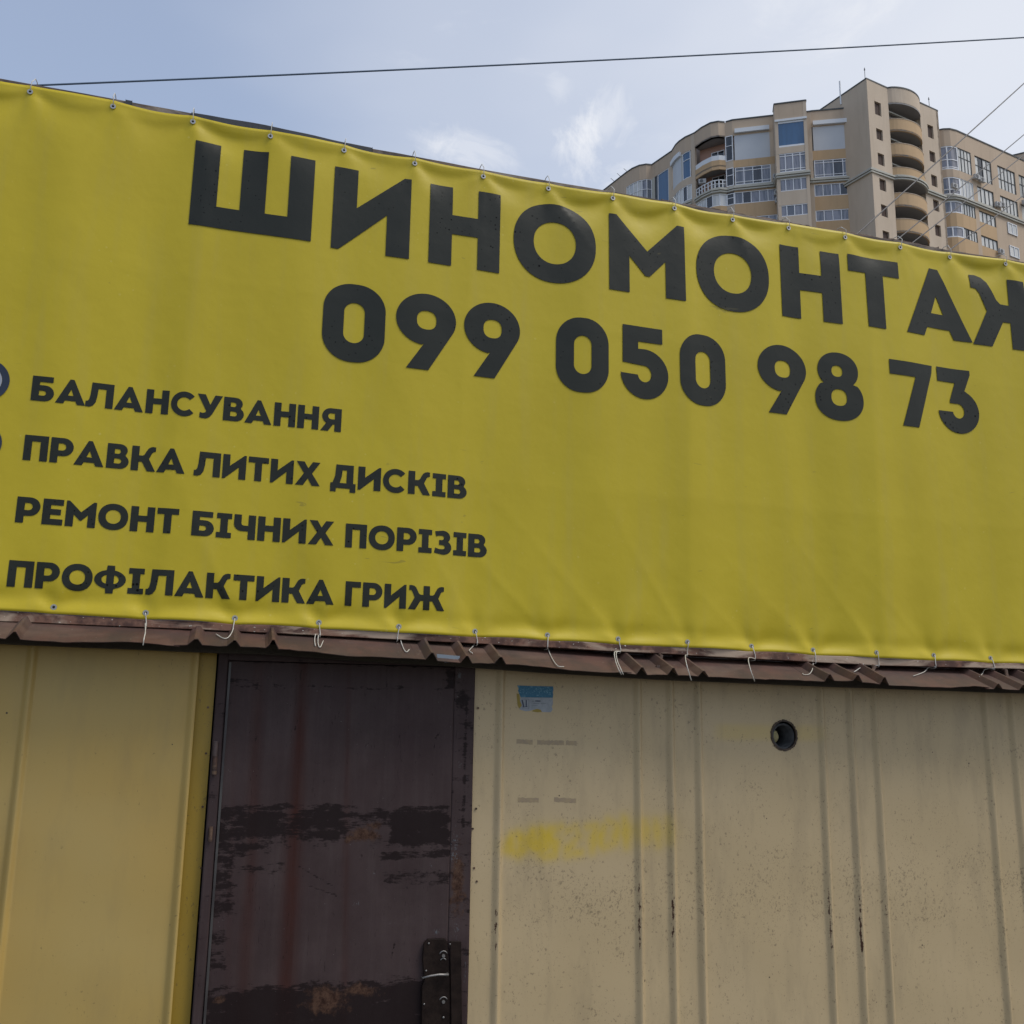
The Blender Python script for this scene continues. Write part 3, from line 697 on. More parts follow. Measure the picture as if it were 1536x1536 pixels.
# roof sheet
SL = math.tan(math.radians(21)); YE = -.18
roofribs = [-.112*KW]
for k in range(-3, 5):
    for d in (0, .132, .263): roofribs.append(1.554+.8365*k+d)
def hash_(k): return (math.sin(k*12.9898)*43758.5453) % 1.0
def rr(x):
    b = 0
    for r in roofribs:
        t = x-r; 
        if -.027 < t < -.005: b = max(b, (t+.027)/.022)
        elif -.005 <= t <= .002: b = 1
        elif .002 < t < .018: b = max(b, 1-(t-.002)/.016)
    return b*.028*(.72+.4*hash_(round(x*3.7)))
edges = [-1.8, -1.02, -.19, .66, 1.49, 2.32, 3.16, 3.99, 4.8]
for i in range(len(edges)-1):
    xs = sorted(set(np.round(np.arange(edges[i], edges[i+1]+.0001, .03), 3).tolist()+[round(r+t, 4) for r in roofribs for t in (-.028, -.027, -.016, -.005, -.001, .002, .010, .018, .019) if edges[i] < r+t < edges[i+1]+.0]+[edges[i+1]+.018]))
    ys = [YE, YE+.012, YE+.03, YE+.07, YE+.12, YE+.2, YE+.4, YE+1, 2.5]
    vs = []; 
    for y in ys:
        for x in xs:
            dent = .012*noise.noise(Vector((x*4.2, i*3.3, 1)))*max(0, 1-(y-YE)/.12)+.003*noise.noise(Vector((x*23, 7, y*9)))*max(0, 1-(y-YE)/.08)
            vs.append((x, y+(.006*noise.noise(Vector((x*5, 3, i))) if y == YE else 0), eave(x)+rr(x)+(y-YE)*SL+dent+.0008*(i % 2)))
    n_ = len(xs); fs = [(a*n_+b, a*n_+b+1, (a+1)*n_+b+1, (a+1)*n_+b) for a in range(len(ys)-1) for b in range(n_-1)]
    o = mesh_obj('roof_sheet', vs, fs, M_ROOF, SH)
    so = o.modifiers.new('thickness', 'SOLIDIFY'); so.thickness = .0022; so.offset = 1
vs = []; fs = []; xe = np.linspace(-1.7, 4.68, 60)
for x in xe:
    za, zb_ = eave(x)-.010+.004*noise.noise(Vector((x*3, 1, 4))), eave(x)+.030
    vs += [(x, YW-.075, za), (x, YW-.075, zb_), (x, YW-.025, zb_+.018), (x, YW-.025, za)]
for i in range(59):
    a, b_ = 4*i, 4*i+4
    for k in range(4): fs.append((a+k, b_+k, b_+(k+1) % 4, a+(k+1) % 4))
mesh_obj('eave_shade_strip', vs, fs, varied('eave_shade_dark', (.030, .024, .016), (.05, .04, .025), 20, .8, 60, .3, stretch=(.2, 1, 1)), SH)  # added dark strip: deepens the shade band under the roof edge
# bent bright scrap of sheet under the roof edge above the door's right corner
sc_p = [at(x, y, YE+.03) for x, y in ((655, 981), (690, 984), (688, 992), (668, 994), (656, 987))]
mesh_obj('flashing_scrap', [p for p in sc_p]+[p+Vector((0, .003, 0)) for p in sc_p], [(0, 4, 3, 2, 1), (5, 6, 7, 8, 9)]+[(i, (i+1) % 5, 5+(i+1) % 5, 5+i) for i in range(5)], mat('bare_sheet', (.20, .235, .27), .45, .3), SH)

# ---- door
def fields_obj(name, x0, x1, z0, z1, y, step, mt, fields, parent, th=.03, wob=.002):
    xs = np.arange(x0, x1+1e-6, step); zs = np.concatenate([np.arange(z0, .45, .1), np.arange(max(z0, .45), z1, step), [z1]]); xs = np.linspace(x0, x1, max(4, int((x1-x0)/step)+1))
    X, Z = np.meshgrid(xs, zs); Y = y+wob*(np.sin(X*7+1)*np.sin(Z*5)+.5*np.sin(X*21+Z*13))
    nz, nx = X.shape; V = np.stack([X, Y, Z], -1).reshape(-1, 3); idx = np.arange(nx*nz).reshape(nz, nx)
    F = np.stack([idx[:-1, :-1], idx[:-1, 1:], idx[1:, 1:], idx[1:, :-1]], -1).reshape(-1, 4)
    o = mesh_obj(name, V.tolist(), F.tolist(), mt, parent, smooth=True)
    for k, fn in fields.items():
        a = o.data.attributes.new(k, 'FLOAT', 'POINT'); a.data.foreach_set('value', fn(X, Z).astype(np.float32).ravel())
    so = o.modifiers.new('thickness', 'SOLIDIFY'); so.thickness = th; so.offset = -1
    return o
YD = YW-.012
def dp(x, y): p = at(x, y, YD); return p.x, p.z
def f_dark(X, Z):
    v = np.full(X.shape, -1.0)
    def rect(xa, ya, xb, yb, s=.03):
        (x0, z1), (x1, z0) = dp(xa, ya), dp(xb, yb); w, h = (x1-x0)/2, (z1-z0)/2
        return 1-np.maximum(np.maximum(np.abs(X-(x0+x1)/2)-w, 0)*.7, np.maximum(np.abs(Z-(z0+z1)/2)-h, 0))/s*.7
    for r, s, a in (((325, 1222, 515, 1250), .022, 1.5), ((500, 1218, 600, 1236), .012, 1.15), ((330, 1252, 480, 1258), .02, .8), ((560, 1262, 672, 1268), .01, .8), ((340, 1300, 420, 1304), .01, .7), ((325, 1232, 395, 1275), .022, 1.3), ((590, 1222, 668, 1262), .014, 1.9), ((320, 1500, 700, 1560), .035, 1.9), ((560, 1482, 700, 1560), .03, 1.5),
                    ((325, 1210, 535, 1213), .007, 1.3), ((600, 1211, 672, 1214), .006, 1.3), ((575, 1280, 628, 1287), .008, 1.5), ((634, 1278, 672, 1284), .008, 1.35),
                    ((320, 1020, 384, 1030), .01, 1.1), ((320, 1285, 342, 1370), .012, 1.0), ((585, 1312, 670, 1322), .012, .8), ((380, 1482, 460, 1488), .009, 1.2),
                    ((326, 993, 690, 999), .01, 1.35), ((410, 1027, 660, 1035), .004, .62), ((318, 1395, 332, 1450), .012, .9), ((676, 1000, 690, 1030), .012, 1.2)):
        v = np.maximum(v, np.minimum(rect(*r, s), 1)*a*.85)
    for a, b, w in (((448, 1300), (500, 1330), .004), ((462, 1328), (505, 1344), .004), ((390, 1245), (408, 1264), .008), ((652, 1108), (660, 1098), .003), ((650, 1125), (654, 1108), .002), ((586, 1440), (592, 1415), .003), ((440, 1105), (446, 1080), .002)):
        v = np.maximum(v, 1.3-seg(X, Z, dp(*a), dp(*b))/w*.8)
    return np.clip(v, -1, 2)
def f_rust(X, Z):
    v = np.full(X.shape, -1.0)
    for x, y, rx, rz, a in ((545, 1252, .05, .026, 1.5), (562, 1240, .035, .022, 1.2), (525, 1258, .03, .02, 1.2), (490, 1500, .065, .04, 1.6), (545, 1486, .09, .035, 1.1), (330, 1503, .05, .025, .9), (395, 1500, .03, .02, .4)):
        cx_, cz_ = dp(x, y); v = np.maximum(v, a-np.sqrt(((X-cx_)/rx)**2+((Z-cz_)/rz)**2)*.9)
    return np.clip(v, -1, 2)
def f_streak(X, Z):
    v = np.zeros(X.shape)
    for xt, xb, w, a in ((353, 340, .010, .25), (388, 365, .022, .8), (456, 428, .024, 1.0), (523, 516, .011, .55), (455, 415, .03, .25)):
        x0, z0 = dp(xt, 1000); x1, z1 = dp(xb, 1536); c = x0+(Z-z0)/(z1-z0)*(x1-x0); ww = w*(1+.45*smoothstep(1.5, .6, Z) if False else 1+.5*np.clip((z0-Z)/1.2, 0, 1))
        v = v+a*np.exp(-((X-c)/ww)**2*1.3)*(1-.35*smoothstep(1.55, 1.75, Z))
    return v
def f_pale(X, Z):
    v = np.full(X.shape, -1.0)
    for x, y, rx, rz, a in ((535, 1356, .03, .022, 1.05), (562, 1312, .02, .03, .8), (655, 1398, .018, .02, 1.3), (545, 1290, .07, .05, .45), (690, 1020, .02, .03, .5), (605, 1012, .03, .03, .7), (562, 1422, .03, .03, .5), (645, 1300, .05, .03, .75), (586, 1385, .05, .03, .7), (372, 1342, .01, .02, .9), (380, 1405, .02, .02, .6)):
        cx_, cz_ = dp(x, y); v = np.maximum(v, a-np.sqrt(((X-cx_)/rx)**2+((Z-cz_)/rz)**2)*.9)
    return np.clip(v, -1, 2)
def door_mat():
    m = mat('door_paint', (.035, .026, .026), .5, 0, .14); nt = m.node_tree; v = objc(m)
    f = noise_tex(nt, v, 3, 5, .6)
    x = mixc(nt, ramp(nt, f, [(.35, (0,)*3), (.65, (1,)*3)]), (.050, .032, .032), (.063, .043, .042))
    x = mixc(nt, mathn(nt, 'MULTIPLY', attr(m, 'streak'), .78, clamp=True), x, (.046, .015, .011))
    x = mixc(nt, mathn(nt, 'MULTIPLY', ramp(nt, noise_tex(nt, mapping(nt, v, (26, 1, 1.6)), 1.0, 6, .65), [(.45, (0,)*3), (.75, (1,)*3)]), .24), x, (.105, .085, .08))
    x = mixc(nt, mathn(nt, 'MULTIPLY', ramp(nt, noise_tex(nt, v, 5.5, 8, .7), [(.42, (0,)*3), (.62, (1,)*3)]), .35), x, (.034, .022, .021))
    x = mixc(nt, mathn(nt, 'MULTIPLY', ramp(nt, noise_tex(nt, mapping(nt, v, (60, 30, 14), rot=(0, .6, 0)), 1.0, 4, .6, 2.0), [(.66, (0,)*3), (.69, (1,)*3)]), .6), x, (.018, .011, .010))
    n1 = noise_tex(nt, mapping(nt, v, (9, 9, 34)), 1.0, 7, .65); n2 = noise_tex(nt, v, 34, 7, .7)
    d = mathn(nt, 'ADD', attr(m, 'dark'), mathn(nt, 'MULTIPLY', mathn(nt, 'SUBTRACT', mathn(nt, 'ADD', mathn(nt, 'MULTIPLY', n1, 1.3), mathn(nt, 'MULTIPLY', n2, .7)), 1.0), 3.8))
    dk = mathn(nt, 'MULTIPLY', mathn(nt, 'SUBTRACT', mathn(nt, 'ADD', d, mathn(nt, 'MULTIPLY', mathn(nt, 'SUBTRACT', noise_tex(nt, mapping(nt, v, (30, 30, 170)), 1.0, 4, .7), .5), 2.2)), .5), 1.9, clamp=True)
    x = mixc(nt, mathn(nt, 'MULTIPLY', dk, .86), x, (.011, .006, .006))
    r = mathn(nt, 'ADD', attr(m, 'rust'), mathn(nt, 'MULTIPLY', mathn(nt, 'SUBTRACT', noise_tex(nt, v, 22, 8, .72), .5), 3.0))
    rk = mathn(nt, 'MULTIPLY', mathn(nt, 'SUBTRACT', r, .45), 2.2, clamp=True)
    x = mixc(nt, rk, x, mixc(nt, ramp(nt, noise_tex(nt, v, 45, 6, .75), [(.38, (0,)*3), (.58, (1,)*3)]), (.028, .012, .008), (.085, .046, .030)))
    p = mathn(nt, 'ADD', attr(m, 'pale'), mathn(nt, 'MULTIPLY', mathn(nt, 'SUBTRACT', noise_tex(nt, v, 120, 6, .7), .5), 4.0))
    pk = mathn(nt, 'MULTIPLY', mathn(nt, 'SUBTRACT', p, .95), 3, clamp=True)
    x = mixc(nt, mathn(nt, 'MULTIPLY', pk, .7), x, (.12, .13, .14))
    cp = mathn(nt, 'MULTIPLY', mathn(nt, 'SUBTRACT', noise_tex(nt, mapping(nt, v, (55, 55, 40)), 1.0, 6, .75, .8), .63), 14, clamp=True)
    x = mixc(nt, mathn(nt, 'MULTIPLY', cp, mathn(nt, 'MULTIPLY', ramp(nt, noise_tex(nt, v, 4, 3), [(.45, (0,)*3), (.62, (1,)*3)]), .75)), x, (.014, .008, .008))
    # tiny white flecks
    fl = ramp(nt, noise_tex(nt, v, 160, 2, .5), [(.76, (0,)*3), (.80, (1,)*3)])
    x = mixc(nt, mathn(nt, 'MULTIPLY', fl, .7), x, (.25, .25, .24))
    lnk(m, x, 'Base Color'); lnk(m, mathn(nt, 'MULTIPLY_ADD', noise_tex(nt, v, 12, 4), .3, .42), 'Roughness')
    bump(m, mathn(nt, 'ADD', mathn(nt, 'ADD', mathn(nt, 'MULTIPLY', dk, -.35), mathn(nt, 'MULTIPLY', rk, .3)), mathn(nt, 'MULTIPLY', n2, .4)), .35, .004)
    return m
M_DOOR = door_mat()
def fr_rust(X, Z):
    a = dp(686, 1330); return np.clip(1.35-np.sqrt(((X-a[0])/.035)**2+((Z-a[1])/.16)**2), -1, 1.2)
def fr_dark(X, Z):
    v = np.full(X.shape, .12)
    a = dp(700, 1050); b = dp(694, 1250); v = np.maximum(v, 1.2-seg(X, Z, a, b)/.005*.6)
    a = dp(694, 1045); v = np.maximum(v, 1.4-np.hypot((X-a[0])/.03, (Z-a[1])/.06)); return v
def fr_pale(X, Z):
    v = np.full(X.shape, -.35)
    for x, y, rx, rz, a in ((682, 1275, .035, .16, 1.05), (690, 1012, .02, .025, 1.4), (684, 1395, .03, .08, 1.0), (700, 1180, .012, .3, .8), (698, 1450, .012, .2, .9), (690, 1150, .03, .12, .75)):
        cx_, cz_ = dp(x, y); v = np.maximum(v, a-np.sqrt(((X-cx_)/rx)**2+((Z-cz_)/rz)**2)*.9)
    return v
DF = empty('door_frame', (.43, YW, .02)); DF.parent = SH; DF.location = Vector((.43, YW, .02))-Vector(SH.location)
DR = empty('door', (.43, YD, .02)); DR.parent = SH; DR.location = Vector((.43, YD, .02))-Vector(SH.location)
zd = lambda x, y: at(x, y, YD).z
LX0, LX1 = -.0045, .8222*KW
DT = zd(500, 996)
fields = {'dark': f_dark, 'rust': f_rust, 'streak': f_streak, 'pale': f_pale}
fields_obj('door_leaf', LX0, LX1, .03, DT, YD, .006, M_DOOR, fields, DR)
ff = {'dark': fr_dark, 'rust': fr_rust, 'streak': lambda X, Z: X*0, 'pale': fr_pale}
z0f = {'dark': lambda X, Z: X*0-.1, 'rust': lambda X, Z: X*0-.4, 'streak': lambda X, Z: X*0, 'pale': lambda X, Z: X*0-.3}
ZF = zd(500, 985)
fields_obj('jamb', -.040*KW, -.006, .02, ZF+.004, YD-.002, .006, M_DOOR, z0f, DF, th=.05)
fields_obj('jamb', .8232*KW, .902*KW, .02, ZF, YD-.0005, .006, M_DOOR, ff, DF, th=.05)
fields_obj('lintel', -.006, .826*KW, DT+.003, ZF+.002, YD-.003, .006, M_DOOR, z0f, DF, th=.05)
for o in DF.children: pass
MB().box((-.05, YW+.06, .02), (.91, YW+.07, 1.86)).build('door_backing', M_DARK, SH)
# welded bead line on the leaf's left edge
MB().box((LX0+.002, YD-.006, .03), (LX0+.010, YD+.002, DT-.004)).build('edge_bead', varied('worn_edge', (.07, .065, .06), (.03, .025, .025), 25, .5, stretch=(1, 1, .2)), DR)
for (xa, ya, xb, yb) in ((318, 1112, 328, 1134), (317, 1134, 327, 1162), (312, 1240, 320, 1262)):
    a, b = at(xa, yb, YD-.012), at(xb, ya, YD-.012)
    MB().tube([Vector(((a.x+b.x)/2, YD-.012, a.z)), Vector(((a.x+b.x)/2, YD-.012, b.z))], (b.x-a.x)*.45, 12).build('hinge', M_RUST2 if ya != 1112 else varied('worn_hinge', (.10, .07, .06), (.05, .03, .03), 20, .6), DR)
# lock plate
YL = YD-.004
def quadplate(pts, y, th, name, m, parent, bevel=.002):
    vs = [at(px, py, y) for px, py in pts]; n_ = len(vs); vs = vs+[v+Vector((0, th, 0)) for v in vs]
    o = mesh_obj(name, vs, [tuple(range(n_))[::-1], tuple(range(n_, 2*n_))]+[(i, (i+1) % n_, n_+(i+1) % n_, n_+i) for i in range(n_)], m, parent)
    if bevel: b = o.modifiers.new('bevel', 'BEVEL'); b.width = bevel; b.segments = 2; b.limit_method = 'ANGLE'
    return o
M_LOCK = varied('black_lock_paint', (.010, .006, .005), (.022, .014, .011), 26, .5, 40, .15, spec=.12)
M_STEEL = mat('worn_steel', (.24, .23, .22), .45, .8)
quadplate([(636, 1415), (642, 1409), (668, 1408), (671, 1412), (675, 1470), (674, 1600), (632, 1600), (633, 1480), (637, 1470), (634, 1440)], YL-.014, .014, 'lock_case', M_LOCK, DR)
quadplate([(675, 1412), (692, 1412), (694, 1600), (678, 1600)], YD-.022, .010, 'strike_plate', M_LOCK, DF)
for x, y, r in ((643, 1415, .0035), (675, 1416, .0035), (639, 1456, .0035), (636, 1506, .0035), (665, 1526, .004)):
    p = at(x, y, YL-.014); MB().tube([p, p+Vector((0, -.003, 0)), p+Vector((0, -.0045, 0))], [r, r, r*.5], 12).build('screw', M_STEEL, DR, smooth=True)
for x, y in ((665, 1433), (665, 1502)):
    p = at(x, y, YL-.014); pts = [p+Vector((math.cos(t)*.015, -.001, math.sin(t)*.015)) for t in np.linspace(math.radians(20), math.radians(160), 10)]
    MB().tube(pts, .002, 6).build('keyhole_shield', M_STEEL, DR, smooth=True)
    q_ = p+Vector((0, 0, -.001)); MB().tube([q_+Vector((0, .001, 0)), q_+Vector((0, -.005, 0))], .006, 14).build('keyhole', M_STEEL, DR)
    pts = [p+Vector((math.cos(t)*.010, -.001, -.018+math.sin(t)*.008)) for t in np.linspace(math.radians(10), math.radians(170), 9)]
    if y == 1433: MB().tube(pts, .0018, 6).build('keyhole_shield', M_STEEL, DR, smooth=True)
hp = [at(x, y, YL-.03) for x, y in ((634, 1467), (645, 1464), (658, 1462), (672, 1462))]
MB().tube([hp[0]+Vector((0, .018, -.002))]+hp+[hp[-1]+Vector((0, .018, 0))], [.003, .0035, .004, .0045, .005, .005], 8).build('handle', M_STEEL, DR, smooth=True)

# ---- pipe through the wall
c = Vector((holec.x, YW, holec.z))
def ring(cx, y0, y1, cz, r0, r1, n=40, jag=0.0, seed=0):
    rnd = random.Random(seed); vs = []; fs = []
    for i in range(n):
        t = 2*math.pi*i/n; j = 1+jag*(rnd.random()-.5)
        for (r, y) in ((r1*j, y0), (r0, y0), (r0, y1), (r1*j, y1)): vs.append((cx+r*math.cos(t), y, cz+r*math.sin(t)))
    for i in range(n):
        a, b = 4*i, 4*((i+1) % n)
        for k in range(4): fs.append((a+k, b+k, b+(k+1) % 4, a+(k+1) % 4))
    return vs, fs
v_, f_ = ring(c.x, YW-.0035, YW+.006, c.z, .0570, .0640, 76, .07, 3); mesh_obj('cut_rim', v_, f_, varied('charred_rim', (.03, .02, .014), (.09, .06, .04), 60, .8), SH)
v_, f_ = ring(c.x+.004, YW+.012, YW+.238, c.z-.004, .047, .054, 40); pipe = mesh_obj('vent_pipe', v_, f_, varied('grey_pipe', (.10, .10, .10), (.05, .05, .05), 25, .8, spec=.2), SH, smooth=True)
MB().tube([c+Vector((0, .225, 0)), c+Vector((0, .236, 0))], .07, 24).build('pipe_end', M_DARK, SH)
bm = bmesh.new(); bmesh.ops.create_icosphere(bm, subdivisions=3, radius=.029)
for v in bm.verts: v.co = v.co*(1+.12*noise.noise(v.co*60))+Vector((c.x-.022, YW+.062, c.z-.006))
me = bpy.data.meshes.new('foam_plug'); bm.to_mesh(me); bm.free(); me.materials.append(varied('foam', (.42, .36, .16), (.25, .21, .11), 60, .9)); me.polygons.foreach_set('use_smooth', [True]*len(me.polygons))
me.transform(Matrix.Translation(-Vector(SH.location))); o = bpy.data.objects.new('foam_plug', me); COL.objects.link(o); o.parent = SH

# ---- tape residue strips
M_TAPE = varied('tape_residue', (.29, .22, .14), (.34, .255, .14), 50, .6, lo=.4, hi=.6)
def ragged(x0, y0, x1, y1, y, name, m, seed, parent=SH):
    rnd = random.Random(seed); top_, bot_ = [], []
    n_ = max(5, int((x1-x0)/2.2))
    for i in range(n_+1):
        x = x0+(x1-x0)*i/n_; yy = y0+(y1-y0)*i/n_
        top_.append(onwall(at(x, yy-3.2+rnd.uniform(-1, .6), YW), y)); bot_.append(onwall(at(x, yy+3.2+rnd.uniform(-.5, 1), YW), y))
    vs = top_+bot_; n_ += 1
    vs += [v+Vector((0, .0003, 0)) for v in vs]
    fs = [(i, n_+i, n_+i+1, i+1) for i in range(n_-1)]+[(2*n_+i, 2*n_+i+1, 3*n_+i+1, 3*n_+i) for i in range(n_-1)]
    return mesh_obj(name, vs, fs, m, parent)
for k, a in enumerate(((775, 1112, 799, 1113), (806, 1113.5, 846, 1114.5), (849, 1114, 865, 1115), (777, 1200, 808, 1200), (831, 1199.5, 864, 1201))):
    ragged(*a, .0006, 'tape_residue', M_TAPE, k)

# ------------------------------------------------------------------ sticker on the wall
def sticker():
    root = empty('sticker', at(803, 1049, YW-.004), label='torn blue and white paper sticker on the beige wall right of the door', cat='sticker')
    def poly(pts, y, name, m):
        vs = [onwall(at(px, py, YW), y) for px, py in pts]; n_ = len(vs); vs2 = vs+[v+Vector((0, .0003, 0)) for v in vs]
        tri = tessellate_polygon([[Vector((v.x, v.z, 0)) for v in vs]])
        fs = [tuple(t) for t in tri]+[tuple(i+n_ for i in t) for t in tri]+[(i, (i+1) % n_, n_+(i+1) % n_, n_+i) for i in range(n_)]
        return mesh_obj(name, vs2, fs, m, root)
    mb_ = mat('sticker_blue', (.012, .13, .24), .5); nt = mb_.node_tree; v = objc(mb_)
    lnk(mb_, mixc(nt, ramp(nt, noise_tex(nt, mapping(nt, v, (1, 1, 1), rot=(0, .7, 0)), 110, 5, .7, 1.2), [(.54, (0,)*3), (.64, (1,)*3)]), (.012, .115, .20), (.12, .27, .34)), 'Base Color')
    mw = varied('sticker_white', (.30, .32, .34), (.24, .26, .27), 60, .55)
    mk = mat('sticker_ink', (.04, .05, .08), .6); mg = mat('sticker_grey_ink', (.13, .14, .16), .6)
    poly([(775.5, 1028), (800, 1029), (829.5, 1029.6), (830, 1035), (829, 1038), (829.6, 1042), (829, 1046.6), (781, 1046), (779, 1041), (777, 1036), (778, 1033)], 0.0016, 'sticker_header', mb_)
    poly([(781, 1046.2), (829, 1046.8), (829.3, 1056), (827.5, 1060), (829, 1064), (826, 1068.4), (813, 1068), (811, 1064.5), (806, 1063), (800, 1064.5), (796, 1066), (789, 1067), (779, 1064), (783, 1058), (780, 1051)], 0.0012, 'sticker_body', mw)
    poly([(774.8, 1040), (779, 1041), (780.4, 1051), (783, 1058), (779, 1063), (776.5, 1058)], 0.0008, 'glue_patch', mat('sticker_glue', (.28, .20, .03), .6))
    poly([(800, 1064.8), (806, 1063.2), (811, 1064.7), (813, 1068), (806, 1068.6), (798, 1067)], 0.0008, 'glue_patch', bpy.data.materials['sticker_glue'])
    # print: A I mark in a box, lines of tiny text
    def bar(x0, y0, x1, y1, m=mk, sk=0): poly([(x0, y0), (x1, y0), (x1+sk, y1), (x0+sk, y1)], 0.0020, 'print_mark', m)
    bar(782, 1050, 784.2, 1060.5, mk, 2.6); bar(788.5, 1050, 790.2, 1060.5); bar(787.6, 1059.6, 791, 1060.6); bar(783.6, 1060, 787, 1061)
    for (x0, y0, x1, y1) in ((782.5, 1048.4, 793.5, 1048.9), (793, 1048.9, 793.6, 1063), (782.5, 1063, 793.6, 1063.5)): bar(x0, y0, x1, y1, mg)
    for (x0, y0, x1, y1, m_) in ((797.5, 1051.5, 801, 1052.3, mg), (803.2, 1050.4, 804.6, 1052.6, mk), (805.2, 1050.4, 806.6, 1052.6, mk), (807.2, 1050.5, 808.6, 1052.7, mk), (809, 1050.6, 810.4, 1052.7, mk), (800, 1055, 809, 1055.6, mg), (811, 1055.2, 819, 1055.8, mg), (798, 1058, 806, 1058.5, mg)):
        bar(x0, y0, x1, y1, m_)
sticker()

# ------------------------------------------------------------------ banner
BN = empty('banner', (1.5, 0, 1.95), label='large yellow vinyl banner with dark Cyrillic lettering and phone number above the shed', cat='banner')
GT = [(45.6, 139), (170, 161.7), (289.4, 183.2), (405.4, 206.6), (515.8, 226.9), (621.9, 246), (724.4, 265.9), (822.6, 282.9), (917.8, 299.3), (1011, 313.2), (1099, 329.6), (1182.5, 342.5), (1266.3, 357), (1348.3, 372.5), (1426, 384.9), (1506.7, 396.7)]
GB = [(81.6, 911.3), (219, 919.7), (352.3, 927.4), (477.9, 934.2), (597.1, 940.4), (712.3, 947.1), (820.6, 952.6), (925.8, 958.6), (1028.4, 963.3), (1126.5, 969.3), (1219.9, 974.9), (1311, 979.1), (1398.9, 983), (1484.2, 987.2)]
gt = [at(*p) for p in GT]; gb = [at(*p) for p in GB]
gt = [gt[0]-Vector((.31, 0, -.004))*k for k in (2, 1)]+gt+[gt[-1]+Vector((.30*k, 0, -.004*k)) for k in (1, 2, 3)]
gb = [gb[0]-Vector((.31, 0, -.004))*k for k in (3, 2, 1)]+gb+[gb[-1]+Vector((.30*k, 0, -.004*k)) for k in (1, 2, 3)]
gtx = np.array([p.x for p in gt]); gtz = np.array([p.z for p in gt]); gbx = np.array([p.x for p in gb]); gbz = np.array([p.z for p in gb])
UX0, UX1 = gtx[0]-.06, gtx[-1]+.06
def frac(x, g):
    k = np.clip(np.searchsorted(g, x)-1, 0, len(g)-2); return (x-g[k])/(g[k+1]-g[k]), k
def top_edge(x):
    t, k = frac(x, gtx); return np.interp(x, gtx, gtz)+.028-.008*4*t*(1-t)*(.8+.5*np.sin(k*2.3))
def bot_edge(x):
    t, k = frac(x, gbx); return np.interp(x, gbx, gbz)-.024+.006*4*t*(1-t)*(.6+.5*np.sin(k*1.7))
def hsh(k, s=0.0):
    return np.mod(np.sin(k*12.9898+s*78.233+1.3)*43758.5453, 1.0)
